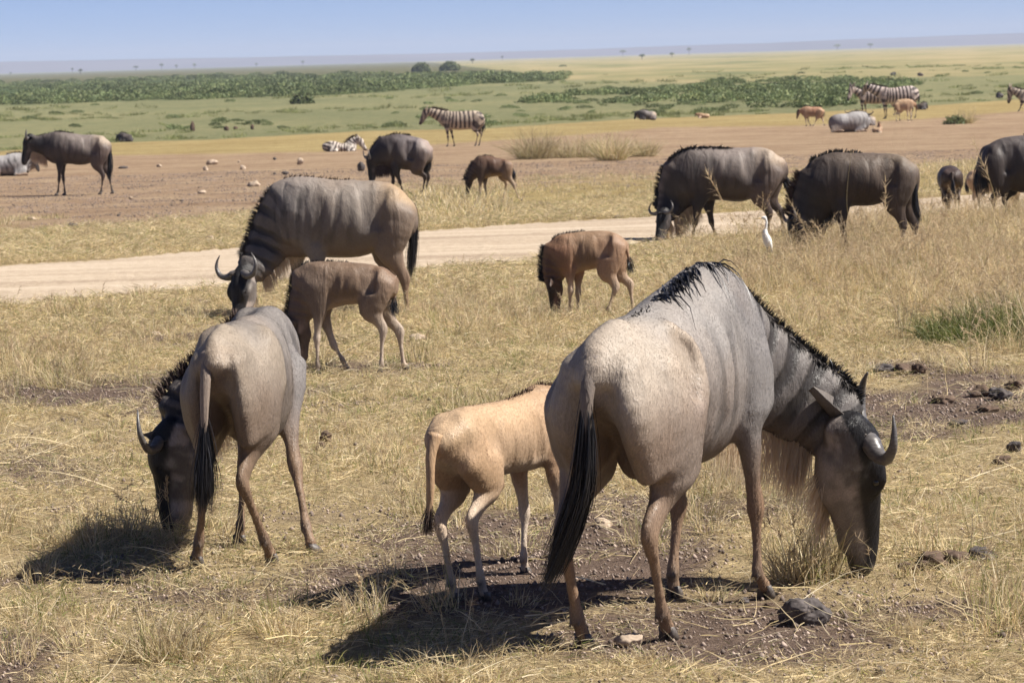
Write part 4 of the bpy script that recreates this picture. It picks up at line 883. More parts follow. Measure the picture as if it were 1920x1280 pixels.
beast('wildebeest', 'darkest brown wildebeest standing in tall grass with spiky mane, directly right of the white egret', 'wildebeest', (1610, 482),
    torso=[(1712, 302, 335, .07), (1702, 294, 355, .17), (1685, 288, 370, .225), (1662, 285, 376, .25), (1632, 284, 388, .285), (1600, 284, 389, .285), (1572, 282, 396, .26), (1550, 288, 398, .215), (1534, 298, 398, .17), (1524, 312, 390, .13)],
    neck=dict(st=[((1542, 350), .29, .16), ((1528, 372), .25, .13), ((1514, 396), .20, .11), ((1502, 412, 0), .15, .10), ((1498, 418, 0), .13, .09)], u=(-.85, 0, .55)),
    head=dict(poll=(1492, 408, -.05), muz=(1494, 492, -.1), face=(-.95, -.3, -.1), thick=1.1),
    legs=[('h', [(1690, 325, -.13), (1677, 378, -.14), (1693, 424, -.13), (1691, 470, -.13), (1689, 481, -.13)]),
          ('h', [(1694, 325, .13), (1692, 378, .14), (1714, 422, .13), (1719, 466, .13), (1718, 478, .13)]),
          ('f', [(1575, 350, -.12), (1577, 400, -.12), (1582, 438, -.12), (1589, 478, -.12), (1590, 488, -.12)]),
          ('f', [(1560, 350, .12), (1550, 400, .12), (1541, 436, .12), (1534, 468, .12), (1530, 476, .12)])],
    tail=dict(p=[(1712, 303), (1719, 330), (1716, 358), (1716, 385), (1723, 412)], dock=.5, n=260, w=1.0, spread=.014, **{'from': .45}),
    pal=PAL_DARKER, res=.017, seed=11, detail=.99, mane=[('neck', .0, 1, 420, .10, .2, 0, 'hair_brown'), ('torso', .5, 1.0, 420, .05, .4, 0, 'hair_black')], beard=(.12, 'hair_black'), horn_span=.8, eardir=[(-.9, -.4, -.2), (.8, -.7, -.3)])
beast('wildebeest', 'almost black wildebeest cut off by the right edge', 'wildebeest', (1930, 412),
    torso=[(1842, 285, 318, .08), (1850, 273, 340, .19), (1868, 262, 352, .25), (1895, 253, 358, .28), (1930, 250, 366, .30), (1960, 249, 366, .28), (1985, 252, 366, .22), (2002, 265, 362, .16)],
    neck=dict(st=[((1990, 310), .28, .15), ((2010, 340), .22, .12), ((2028, 366), .16, .10)], u=(.8, 0, .6)),
    head=dict(poll=(2036, 362), muz=(2048, 425), face=(.95, -.3, 0)), fwd=(.95, .3),
    legs=[('h', [(1872, 300, -.14), (1878, 350, -.14), (1862, 375, -.13), (1866, 402, -.13), (1868, 410, -.13)]),
          ('h', [(1880, 300, .14), (1896, 350, .14), (1884, 376, .13), (1888, 402, .13), (1890, 410, .13)]),
          ('f', [(1975, 320, -.12), (1972, 360, -.12), (1974, 385, -.12), (1974, 402, -.12), (1976, 410, -.12)]),
          ('f', [(1985, 320, .12), (1988, 360, .12), (1990, 385, .12), (1990, 402, .12), (1992, 410, .12)])],
    tail=dict(p=[(1843, 288), (1838, 305), (1839, 335), (1842, 372)], n=200, spread=.05), pal=PAL_NIGHT, res=.022, seed=12, detail=.9, mane=[('torso', .5, 1, 160, .08, .8, 0, 'hair_black'), ('neck', 0, 1, 160, .08, .8, 0, 'hair_black')], horn_span=.8)
beast('wildebeest_calf', 'small blackish calf seen from behind in long grass near the right edge', 'calf', (1785, 412),
    torso=[('L', -.18, .60, .48, .06), ('L', -.10, .65, .42, .13), ('L', .05, .675, .36, .155), ('L', .25, .68, .34, .165), ('L', .45, .68, .34, .15), ('L', .60, .66, .38, .11)],
    neck=dict(st=[(('L', .55, 0, .52), .15, .09), (('L', .66, 0, .42), .10, .06), (('L', .72, 0, .34), .07, .05)], u=(0, .8, .6)), head=dict(poll=('L', .72, 0, .36), muz=('L', .78, 0, .04), face=(.1, 1, .1)),
    legs=[('h', [('L', 0, .09, .52), ('L', .04, .09, .42), ('L', -.08, .085, .28), ('L', -.02, .085, .08), ('L', 0, .085, 0)], 1.1), ('h', [('L', 0, -.09, .52), ('L', .04, -.09, .42), ('L', -.08, -.085, .28), ('L', -.02, -.085, .08), ('L', 0, -.085, 0)], 1.1),
          ('f', [('L', .5, .08, .5), ('L', .5, .08, .38), ('L', .52, .08, .24), ('L', .52, .08, .08), ('L', .53, .08, 0)], 1.1), ('f', [('L', .5, -.08, .5), ('L', .5, -.08, .38), ('L', .52, -.08, .24), ('L', .52, -.08, .08), ('L', .53, -.08, 0)], 1.1)],
    tail=dict(p=[('L', -.18, 0, .61), ('L', -.23, 0, .5), ('L', -.24, 0, .36), ('L', -.24, 0, .25)], n=120), pal=PAL_BLKCALF, local=85, size=.6, horns=False, beard=False, res=.018, detail=.8, seed=13, group=GC)
beast('wildebeest_calf', 'pale fawn calf half hidden behind the almost black wildebeest at the right edge', 'calf', (1838, 398),
    torso=[(1816, 327, 345, .06), (1822, 320, 356, .12), (1835, 315, 360, .15), (1850, 314, 362, .15), (1870, 314, 364, .15), (1888, 316, 366, .12), (1898, 325, 362, .08)],
    neck=dict(st=[((1892, 340), .14, .08), ((1900, 354), .10, .06), ((1905, 364), .08, .05)], u=(.9, 0, .4)), head=dict(poll=(1904, 360), muz=(1908, 398), face=(1, 0, 0)), fwd=(1, .2),
    legs=[('h', [(1828, 335, -.08), (1834, 355, -.08), (1826, 370, -.08), (1829, 390, -.08), (1830, 398, -.08)], 1.1), ('h', [(1832, 335, .08), (1840, 355, .08), (1834, 370, .08), (1837, 390, .08), (1838, 398, .08)], 1.1),
          ('f', [(1885, 340, -.08), (1885, 358, -.08), (1887, 375, -.08), (1886, 390, -.08), (1887, 398, -.08)], 1.1), ('f', [(1890, 340, .08), (1892, 358, .08), (1893, 375, .08), (1893, 390, .08), (1894, 398, .08)], 1.1)],
    tail=dict(p=[(1816, 328), (1812, 338), (1813, 352), (1815, 362)], n=100), pal=PAL_TAN, size=.62, horns=False, beard=False, res=.02, detail=.8, seed=14, group=GC)

# --- beyond the road
beast('wildebeest', 'dark wildebeest standing side-on, head up, at far left beyond the road', 'wildebeest', (155, 365),
    torso=[(203, 262, 278, .07), (197, 256, 292, .17), (186, 252, 300, .225), (170, 251, 306, .25), (152, 251, 311, .285), (132, 248, 309, .285), (114, 245, 310, .265), (101, 246, 308, .21), (92, 251, 302, .16)],
    neck=dict(st=[((100, 274), .27, .15), ((86, 272), .22, .13), ((73, 271), .175, .11), ((62, 268), .15, .10)], u=(-.25, 0, 1)),
    head=dict(poll=(56, 258), muz=(44, 308), face=(-1, -.2, .2), thick=1.15),
    legs=[('h', [(190, 278, -.13), (181, 306, -.14), (193, 330, -.13), (190, 358, -.13), (189, 366, -.13)]), ('h', [(193, 278, .13), (192, 306, .14), (204, 329, .13), (210, 357, .13), (212, 364, .13)]),
          ('f', [(112, 285, -.12), (112, 309, -.12), (111, 336, -.12), (109, 358, -.12), (107, 366, -.12)]), ('f', [(116, 285, .12), (117, 309, .12), (119, 336, .12), (121, 356, .12), (122, 363, .12)])],
    tail=dict(p=[(203, 264), (207, 285), (207, 310), (205, 335)], n=220, w=1.0, spread=.02, **{'from': .4}), pal=PAL_DARK, res=.024, seed=15, detail=.95,
    mane=[('neck', .0, 1, 120, .05, .5, 0, 'hair_grey'), ('torso', .6, .9, 160, .08, 1.2, -.6, 'hair_black')], beard=(.22, 'hair_pale'), horn_span=.6)
beast('wildebeest', 'black-humped wildebeest grazing with lowered head beside the resting zebra', 'wildebeest', (765, 366),
    torso=[(804, 272, 298, .09), (798, 263, 312, .19), (786, 257, 318, .25), (772, 254, 321, .28), (757, 251, 320, .28), (743, 249, 317, .25), (730, 253, 314, .20), (720, 262, 310, .15)],
    neck=dict(st=[((728, 282), .28, .15), ((715, 289), .22, .13), ((704, 295), .16, .11), ((698, 298), .13, .1)], u=(-.6, 0, .8)),
    head=dict(poll=(695, 293), muz=(697, 345), face=(-.95, -.35, 0)), fwd=(-.85, .5),
    legs=[('h', [(788, 285, -.13), (780, 318, -.14), (797, 332, -.13), (793, 358, -.13), (790, 366, -.13)]), ('h', [(792, 285, .13), (793, 318, .14), (803, 332, .13), (799, 356, .13), (798, 364, .13)]),
          ('f', [(742, 290, -.12), (743, 322, -.12), (750, 342, -.12), (755, 358, -.12), (756, 366, -.12)]), ('f', [(736, 290, .12), (737, 320, .12), (737, 342, .12), (736, 356, .12), (736, 363, .12)])],
    tail=dict(p=[(804, 274), (807, 290), (803, 308), (797, 325)], n=240, w=1.0, **{'from': .4}), pal=dict(PAL_DARK, rump=C3(.28, .22, .19), back=C3(.13, .11, .11), samt=.2), res=.024, seed=16, detail=.95,
    mane=[('neck', .0, 1, 160, .06, .5, 0, 'hair_black'), ('torso', .5, .95, 200, .06, .8, -.4, 'hair_black')], beard=(.22, 'hair_brown'), eardir=[(-.95, -.3, .1), (.5, .8, 0)], horn_span=.75)
beast('wildebeest_calf', 'dark brown calf with wide stance grazing on the verge just beyond the road', 'calf', (925, 378),
    torso=[(957, 304, 318, .05), (952, 299, 326, .10), (943, 297, 330, .13), (930, 295, 332, .14), (917, 291, 334, .145), (906, 291, 336, .13), (898, 296, 336, .10), (892, 304, 332, .07)],
    neck=dict(st=[((898, 314), .15, .09), ((889, 323), .11, .07), ((882, 332), .085, .055), ((880, 338), .07, .05)], u=(-.8, 0, .6)),
    head=dict(poll=(878, 335), muz=(876, 368), face=(-.8, -.6, 0)),
    legs=[('h', [(948, 310, -.08), (950, 328, -.08), (962, 346, -.08), (973, 372, -.08), (978, 380, -.08)], 1.1), ('h', [(946, 310, .08), (943, 330, .08), (949, 344, .08), (945, 366, .08), (944, 374, .08)], 1.1),
          ('f', [(903, 315, -.07), (901, 336, -.07), (900, 353, -.07), (902, 370, -.07), (903, 377, -.07)], 1.1), ('f', [(908, 315, .07), (909, 336, .07), (910, 353, .07), (912, 368, .07), (913, 375, .07)], 1.1)],
    tail=dict(p=[(957, 306), (962, 316), (963, 328), (963, 340)], n=120, **{'from': .5}), pal=PAL_DKCALF, size=.62, horns=False, beard=False, res=.017, detail=.9, seed=17, group=GC,
    mane=[('neck', .0, 1, 200, .08, 0, 0, 'hair_black'), ('torso', .5, 1, 160, .05, .2, 0, 'hair_black')], earlen=.5, eardir=[(-1, -.3, 0), (.5, .8, 0)])

# --- zebras
def zebra(label, base, torso, neck, head, legs, tail, pal=PAL_ZEB, seed=20, name='zebra', fwd=(-1, 0), lying=False, **kw):
    return beast(name, label, 'zebra', base, torso, neck, head, legs, tail, pal=pal, kind='zebra', res=.026, detail=.6, horns=False, beard=False, seed=seed, fwd=fwd, group=GZ, lying=lying, tuft='hair_black', hl=.55,
          mane=[('neck', .02, .95, 260, .11, -.2, 0, 'hair_brown')], earlen=.34, **kw)
zebra('zebra standing side-on facing left at the edge of the green marsh, brownish stripes', (868, 274),
    [(907, 218, 232, .08), (902, 211, 240, .19), (892, 207, 243, .235), (876, 207, 244, .26), (860, 208, 245, .27), (846, 208, 243, .25), (835, 208, 240, .20), (829, 211, 236, .15)],
    dict(st=[((836, 222), .24, .13), ((824, 217), .20, .11), ((812, 212), .155, .09), ((804, 209), .13, .085)], u=(-.4, 0, 1)), dict(poll=(799, 206), muz=(787, 234), face=(-1, 0, .4)),
    [('h', [(898, 220, -.13), (890, 240, -.13), (896, 252, -.13), (893, 267, -.13), (892, 271, -.13)]), ('h', [(899, 220, .13), (896, 240, .13), (903, 252, .13), (900, 264, .13), (899, 268, .13)]),
     ('f', [(838, 225, -.12), (838, 241, -.12), (840, 258, -.12), (840, 274, -.12), (839, 278, -.12)]), ('f', [(843, 225, .12), (845, 240, .12), (849, 257, .12), (852, 272, .12), (852, 275, .12)])],
    dict(p=[(907, 216), (909, 228), (906, 240), (904, 250)], n=80), seed=20)
zebra('zebra standing broadside with bold rump stripes, a fawn calf in front of its hind legs', (1690, 222),
    [(1721, 170, 184, .09), (1717, 163, 191, .2), (1706, 160, 195, .25), (1690, 162, 196, .27), (1675, 164, 196, .27), (1663, 164, 195, .24), (1655, 163, 192, .18)],
    dict(st=[((1662, 177), .27, .14), ((1648, 172), .23, .12), ((1636, 167), .18, .10), ((1628, 163), .15, .09)], u=(-.4, 0, 1)), dict(poll=(1624, 160, .15), muz=(1616, 180, .4), face=(-1, .3, .4)),
    [('h', [(1712, 175, -.13), (1707, 192, -.13), (1712, 202, -.13), (1709, 218, -.13), (1708, 222, -.13)]), ('h', [(1714, 175, .13), (1713, 192, .13), (1718, 202, .13), (1717, 218, .13), (1716, 221, .13)]),
     ('f', [(1658, 180, -.12), (1657, 193, -.12), (1658, 206, -.12), (1660, 219, -.12), (1658, 222, -.12)]), ('f', [(1662, 180, .12), (1661, 193, .12), (1662, 206, .12), (1662, 217, .12), (1661, 220, .12)])],
    dict(p=[(1720, 168), (1723, 180), (1722, 195)], n=80), pal=dict(PAL_ZEBD, white=C3(.5, .42, .38)), seed=21)
zebra('zebra with pale cheek standing behind the bold-rumped zebra, its head showing on the left', (1650, 216),
    [(1690, 172, 184, .08), (1684, 168, 192, .19), (1672, 166, 194, .24), (1655, 168, 195, .26), (1640, 169, 196, .25), (1625, 169, 195, .21), (1616, 173, 192, .15)],
    dict(st=[((1622, 182), .22, .12), ((1613, 176), .19, .11), ((1604, 170), .14, .09), ((1600, 166), .12, .085)], u=(-.5, 0, 1)), dict(poll=(1597, 162, -.1), muz=(1590, 189, -.25), face=(-.8, -.6, .3)),
    [('h', [(1680, 180, -.13), (1675, 195, -.13), (1680, 202, -.13), (1678, 212, -.13), (1677, 216, -.13)]), ('h', [(1682, 180, .13), (1680, 195, .13), (1685, 202, .13), (1684, 212, .13), (1684, 216, .13)]),
     ('f', [(1618, 182, -.12), (1616, 194, -.12), (1617, 204, -.12), (1619, 213, -.12), (1618, 217, -.12)]), ('f', [(1624, 182, .12), (1622, 194, .12), (1623, 204, .12), (1624, 212, .12), (1623, 215, .12)])],
    None, pal=PAL_ZEBD, seed=22)
zebra('zebra walking in at the right edge, only its head and striped neck in the picture', (1925, 208),
    [(1985, 172, 184, .08), (1980, 168, 193, .2), (1968, 166, 196, .25), (1950, 168, 197, .26), (1934, 168, 196, .25), (1922, 168, 193, .2), (1914, 172, 190, .15)],
    dict(st=[((1922, 181), .25, .13), ((1911, 176), .21, .11), ((1902, 171), .15, .09), ((1898, 168), .13, .085)], u=(-.5, 0, 1)), dict(poll=(1894, 165), muz=(1891, 194), face=(-1, -.1, .2)),
    [('h', [(1975, 180, -.13), (1970, 195, -.13), (1976, 200, -.13), (1975, 208, -.13), (1974, 211, -.13)]), ('h', [(1978, 180, .13), (1976, 195, .13), (1981, 200, .13), (1980, 208, .13), (1979, 210, .13)]),
     ('f', [(1918, 184, -.12), (1916, 194, -.12), (1913, 202, -.12), (1911, 210, -.12), (1910, 213, -.12)]), ('f', [(1924, 184, .12), (1924, 194, .12), (1926, 202, .12), (1928, 208, .12), (1929, 211, .12)])],
    None, seed=23)
LEGL = lambda f, kd, x, y, dy, s: (kd, [(x, y - 6 * s, dy), (x - f * 6 * s, y - 3 * s, dy - .05), (x + f * 3 * s, y - 1.5 * s, dy - .1), (x - f * 4 * s, y - 1 * s, dy - .12), (x - f * 7 * s, y - .6 * s, dy - .12)])
zebra('zebra lying down with its head raised to the right, left of the black-humped wildebeest', (632, 284),
    [(607, 270, 284, .12), (613, 266, 285, .2), (625, 264, 286, .25), (638, 268, 286, .26), (650, 268, 286, .24), (658, 268, 286, .2), (665, 270, 285, .14)],
    dict(st=[((657, 275), .18, .13), ((661, 268), .155, .11), ((667, 263), .125, .09), ((672, 262), .11, .085)], u=(-.5, 0, 1)), dict(poll=(674, 260), muz=(688, 284), face=(1, 0, .5)),
    [LEGL(-1, 'h', 622, 286, -.18, 1.2), LEGL(-1, 'f', 655, 286, -.15, 1.2)], None, fwd=(1, 0), lying=True, pal=dict(PAL_ZEB, white=C3(.6, .53, .46)), seed=24)

# --- small and resting animals far off
beast('wildebeest_calf', 'light brown calf with dark face standing alone left of the resting grey wildebeest', 'calf', (1525, 236),
    torso=[(1543, 204, 212, .05), (1540, 201, 217, .11), (1532, 200, 219, .14), (1522, 200, 220, .145), (1512, 199, 220, .14), (1505, 202, 219, .1)],
    neck=dict(st=[((1510, 208), .14, .09), ((1504, 208), .11, .07), ((1500, 209), .09, .055)], u=(-.3, 0, 1)), head=dict(poll=(1497, 207), muz=(1494, 223), face=(-1, 0, .3)),
    legs=[('h', [(1539, 208, -.08), (1533, 219, -.08), (1530, 226, -.08), (1526, 234, -.08), (1525, 237, -.08)], 1.3), ('h', [(1540, 208, .08), (1540, 218, .08), (1543, 226, .08), (1545, 235, .08), (1546, 238, .08)], 1.3),
          ('f', [(1511, 210, -.07), (1510, 219, -.07), (1511, 228, -.07), (1512, 236, -.07), (1512, 239, -.07)], 1.3), ('f', [(1515, 210, .07), (1514, 219, .07), (1516, 228, .07), (1519, 234, .07), (1520, 237, .07)], 1.3)],
    tail=dict(p=[(1543, 205), (1545, 212), (1545, 220)], n=60), pal=dict(PAL_TAN, rump=C3(.32, .18, .10), back=C3(.32, .17, .10), side=C3(.28, .16, .09)), size=.62, horns=False, beard=False, res=.022, detail=.6, seed=30, group=GC)
beast('wildebeest_calf', 'orange-tan calf standing in front of the hind legs of the bold-rumped zebra', 'calf', (1695, 227),
    torso=[(1679, 190, 202, .06), (1682, 187, 206, .12), (1690, 186, 208, .15), (1699, 185, 208, .15), (1707, 186, 207, .12), (1711, 190, 205, .08)],
    neck=dict(st=[((1706, 194, .1), .13, .08), ((1712, 195, .2), .1, .06), ((1716, 197, .25), .08, .055)], u=(.3, 0, 1)), head=dict(poll=(1716, 194, .3), muz=(1722, 207, .35), face=(1, 0, .3)), fwd=(.9, .4),
    legs=[('h', [(1682, 196, -.08), (1685, 207, -.08), (1680, 214, -.08), (1681, 224, -.08), (1681, 227, -.08)], 1.3), ('h', [(1686, 196, .08), (1690, 207, .08), (1686, 214, .08), (1687, 223, .08), (1687, 226, .08)], 1.3),
          ('f', [(1702, 196, -.07), (1701, 206, -.07), (1702, 216, -.07), (1702, 224, -.07), (1703, 228, -.07)], 1.3), ('f', [(1707, 196, .07), (1706, 206, .07), (1708, 216, .07), (1709, 223, .07), (1709, 226, .07)], 1.3)],
    tail=dict(p=[(1679, 191), (1677, 200), (1678, 210)], n=60), pal=PAL_TAN, size=.62, horns=False, beard=False, res=.022, detail=.6, seed=31, group=GC)
def resting(label, base, x0, x1, top, bot, pal, hd, face=-1, hump=.5, seed=40, name='wildebeest', cat='wildebeest', hw=.30, horns=True, hspan=1.0, head_dy=0, facev=None, size=1.0, mane=True, group=None, beard=True):
    """lying animal; x0 = rump column, x1 = chest column"""
    sg = 1 if x1 > x0 else -1; X = lambda t: x0 + (x1 - x0) * t; H_ = bot - top
    mpp = ground(*base)[1] / F_PX
    tor = [(X(0), bot - H_ * .62, bot - H_ * .12, hw * .35), (X(.08), bot - H_ * .8, bot, hw * .75), (X(.25), bot - H_ * .88, bot, hw), (X(.45), bot - H_ * .9, bot, hw), (X(.65), bot - H_ * 1.0, bot, hw * .95), (X(.82), bot - H_ * .97, bot, hw * .75), (X(.95), bot - H_ * .75, bot - H_ * .1, hw * .5)]
    pl, mz = hd; nk = dict(st=[((X(.82), bot - H_ * .62), H_ * .33 * mpp, hw * .45), (((X(.82) + pl[0]) / 2, (bot - H_ * .62 + pl[1]) / 2, head_dy / 2), H_ * .25 * mpp, hw * .36), ((pl[0], pl[1] + H_ * .08, head_dy), H_ * .17 * mpp, hw * .3)], u=(sg * -.1, 0, 1))
    s = H_ * .055
    return beast(name, label, cat, base, tor, nk, dict(poll=(*pl, head_dy), muz=(*mz, head_dy + (facev[2] if facev else 0)), face=(facev[:2] + (.3,)) if facev else (sg, 0, .35)),
        [LEGL(sg, 'h', X(.25), bot, -.2, s), LEGL(sg, 'f', X(.85), bot, -.16, s)] if s > .9 else [LEGL(sg, 'f', X(.85), bot, -.16, s)], None, pal=pal, size=size, fwd=(sg, 0), lying=True, detail=.7, res=.026 if size > .8 else .02, horns=horns, horn_span=hspan, seed=seed,
        mane=[('torso', .55, .95, 120, .09, .8, 0, 'hair_black')] if mane else None, group=group, beard=(.15, 'hair_pale') if beard else False)
resting('pale grey wildebeest lying behind the standing one, cut off by the left edge', (20, 330), -30, 58, 286, 331, PAL_LYING, ((66, 296), (73, 322)), seed=41)
resting('wide-horned grey wildebeest lying with its back turned, beside a tiny resting calf', (1592, 248), 1557, 1630, 208, 249, dict(PAL_LYING, rump=C3(.2, .17, .16), samt=.6, side=C3(.22, .20, .19), shoulder=C3(.26, .245, .24)), ((1624, 216), (1634, 234)), seed=42, facev=(.4, .9, .25), hw=.36, hspan=1.3)
resting('dark-headed wildebeest lying behind the grey resting one, its horns spread wide', (1600, 236), 1640, 1600, 214, 237, PAL_DARK, ((1598, 211), (1595, 232)), seed=43, facev=(-.5, -.8, -.1), hspan=1.5)
resting('tiny yellowish calf curled on the bare earth to the right of the grey resting wildebeest', (1648, 248), 1636, 1654, 238, 249, PAL_TAN, ((1648, 229), (1645, 240)), seed=44, facev=(-.6, -.8, 0), hw=.15, size=.6, horns=False, mane=False, name='wildebeest_calf', cat='calf', group=GC, beard=False)
resting('blackish wildebeest resting at the marsh edge behind the far left standing one', (232, 266), 246, 224, 249, 266, PAL_NIGHT, ((220, 254), (217, 266)), seed=45, facev=(-.9, -.4, 0), hw=.28)
resting('grey wildebeest with dark head lying at the foot of the green bushes, upper centre-right', (1210, 226), 1229, 1198, 206, 225, dict(PAL_DARK, back=C3(.2, .18, .17), side=C3(.13, .115, .11)), ((1193, 210), (1189, 224)), seed=46, facev=(-.9, -.4, 0), hw=.3)
resting('dark wildebeest lying just right of the bold-rumped zebra', (1728, 206), 1722, 1736, 192, 206, PAL_DARKER, ((1737, 194), (1740, 204)), seed=47, hw=.26)
resting('small tan calf lying alone on green grass, left of the light brown calf', (1316, 222), 1330, 1308, 212, 222, PAL_TAN, ((1305, 213), (1302, 220)), seed=48, hw=.14, size=.6, horns=False, mane=False, name='wildebeest_calf', cat='calf', group=GC, beard=False)
resting('tiny dark wildebeest resting in the far grass above the bold-rumped zebra', (1674, 142), 1670, 1678, 136, 142, PAL_NIGHT, ((1679, 136), (1680, 141)), seed=49, hw=.3)
resting('tiny brown wildebeest resting in the far grass, right one of the distant pair', (1727, 143), 1731, 1722, 137, 143, PAL_DARKER, ((1721, 138), (1720, 142)), seed=50, hw=.3)
resting('small black wildebeest lying far off near the right edge, left of the walking zebra', (1875, 184), 1880, 1870, 174, 184, PAL_NIGHT, ((1869, 176), (1867, 183)), seed=51, hw=.28)

# --- white egret in the grass
def egret(px, py, ht):
    O = ground(px, py); Y0 = O[1]; k = ht
    L = lambda x, y, z: O + np.array([x * k, y * k, z * k])
    white = lambda T, A, B, P: np.tile(C3(.80, .79, .76), (len(T), 1))
    ch = [Chain([[*L(.11, 0, .24), .015 * k, .02 * k], [*L(.07, 0, .34), .06 * k, .05 * k], [*L(.03, 0, .48), .085 * k, .075 * k], [*L(-.01, 0, .60), .065 * k, .06 * k], [*L(-.015, 0, .68), .035 * k, .035 * k]], (1, 0, .2), .03, white, cap=.6),
          Chain([[*L(-.01, 0, .64), .032 * k, .03 * k], [*L(.01, 0, .76), .026 * k, .024 * k], [*L(.02, 0, .86), .023 * k, .022 * k], [*L(-.01, 0, .93), .024 * k, .022 * k]], (1, 0, 0), .02, white),
          Chain([[*L(.0, 0, .935), .03 * k, .027 * k], [*L(-.04, 0, .94), .032 * k, .027 * k], [*L(-.08, 0, .93), .016 * k, .014 * k]], (0, 0, 1), .02, white)]
    V, Fc = sculpt(ch, .006); V = relax(V, Fc, 1)
    r = empty('egret', O, 'white egret standing upright in grass beside the dark wildebeest, beak pointing left', 'egret')
    m = plain_mat('white_plumage', (.80, .79, .76), .8, 60, .08, .4)
    mesh_obj('body', V, Fc, m, r, O)
    bm = plain_mat('beak', (.5, .33, .08), .5, 30, .1, .1); VF = tube([L(-.075, 0, .932), L(-.13, 0, .925), L(-.19, 0, .918)], [.013 * k, .008 * k, .002 * k], 6); mesh_obj('beak', VF[0], VF[1], bm, r, O)
    for s in (-1, 1):
        VF = tube([L(.02, s * .03, .36), L(.035, s * .03, .2), L(.01, s * .03, .01), L(-.04, s * .04, .004)], [.014 * k, .009 * k, .008 * k, .006 * k], 6); mesh_obj('leg', VF[0], VF[1], M['hoof'], r, O)
    for s in (-1, 1):
        w = Chain([[*L(.12, s * .02, .25), .02 * k, .008 * k], [*L(.06, s * .06, .40), .055 * k, .012 * k], [*L(.01, s * .062, .56), .04 * k, .012 * k]], (1, 0, 0), .01, white)
        V, Fc = sculpt([w], .006); mesh_obj('wing', V, Fc, m, r, O)
egret(1437, 497, .52)
# ================================================================== vegetation, stones
M['grass'] = leaf_mat('dry_grass', .42, .55, rnd=.22)
M['leaf'] = leaf_mat('bush_leaf', .25, .6, rnd=.3)
STRAW = np.array([(.74, .61, .37), (.64, .51, .29), (.82, .71, .49), (.52, .41, .25), (.36, .27, .17), (.72, .58, .31)])
GREENS = np.array([(.22, .24, .075), (.32, .32, .11), (.40, .37, .14), (.17, .20, .06)])
def tuft(rng, n, rad, l0, l1, lean, droop, w, green=.12, pal=None, flat=0.0, segs=3, seeds=0):
    a = rng.uniform(0, 2 * math.pi, n); r = rad * np.sqrt(rng.uniform(0, 1, n)); roots = np.stack([r * np.cos(a), r * np.sin(a), np.full(n, -.01)], 1)
    b = a + rng.normal(size=n) * .9; ln = np.abs(rng.normal(size=n)) * lean; d = np.stack([np.cos(b) * ln, np.sin(b) * ln, np.ones(n)], 1)
    fl = rng.uniform(0, 1, n) < flat; d[fl, 2] = rng.uniform(.02, .22, fl.sum()); roots[fl, 2] += rng.uniform(0, .05, fl.sum())
    d[fl, :2] = np.stack([np.cos(b[fl]), np.sin(b[fl])], 1)
    L_ = rng.uniform(l0, l1, n)
    dr = np.where(fl, .05, droop)
    V, Fc = strands(roots, d, L_, 0, w, segs, .35, rng)
    # droop after the fact, and never below the soil
    k = 2 * (segs + 1); t = np.repeat(np.linspace(0, 1, segs + 1), 2)[None]; Vz = V.reshape(n, k, 3); Vz[:, :, 2] -= (dr * L_)[:, None] * t ** 2; Vz[:, :, 2] = np.maximum(Vz[:, :, 2], .004 * t - .01)
    V = Vz.reshape(-1, 3)
    P = (STRAW if pal is None else pal); c = P[rng.integers(0, len(P), n)] * rng.uniform(.8, 1.2, (n, 1)); g = rng.uniform(0, 1, n) < green
    c[g] = GREENS[rng.integers(0, len(GREENS), g.sum())]
    C = np.repeat(c, k, 0)
    if seeds:
        tips = Vz[:seeds, -1]; base = Vz[:seeds, -3]; rs = []; ds = []
        for s in range(seeds):
            for q in range(16):
                t_ = q / 16; rs.append(base[s] + (tips[s] - base[s]) * (t_ * 1.5)); ds.append(unit(tips[s] - base[s]) * .9 + rng.normal(size=3) * .5)
        V2, F2 = strands(np.array(rs), np.array(ds), rng.uniform(.02, .05, len(rs)), .3, w * 1.3, 1, .1, rng)
        Fc = np.vstack([Fc, F2 + len(V)]); V = np.vstack([V, V2]); C = np.vstack([C, np.tile(C3(.50, .38, .24), (len(V2), 1))])
    return V, Fc, C
def variants(nm, mat, gen, k):
    """loose source meshes, never linked to the scene themselves"""
    c = bpy.data.collections.new(nm)
    for i in range(k):
        V, Fc, C = gen(np.random.default_rng(100 + i)); o = mesh_obj(nm, V, Fc, mat, colors=C, smooth=False); COL.objects.unlink(o); c.objects.link(o)
    return c
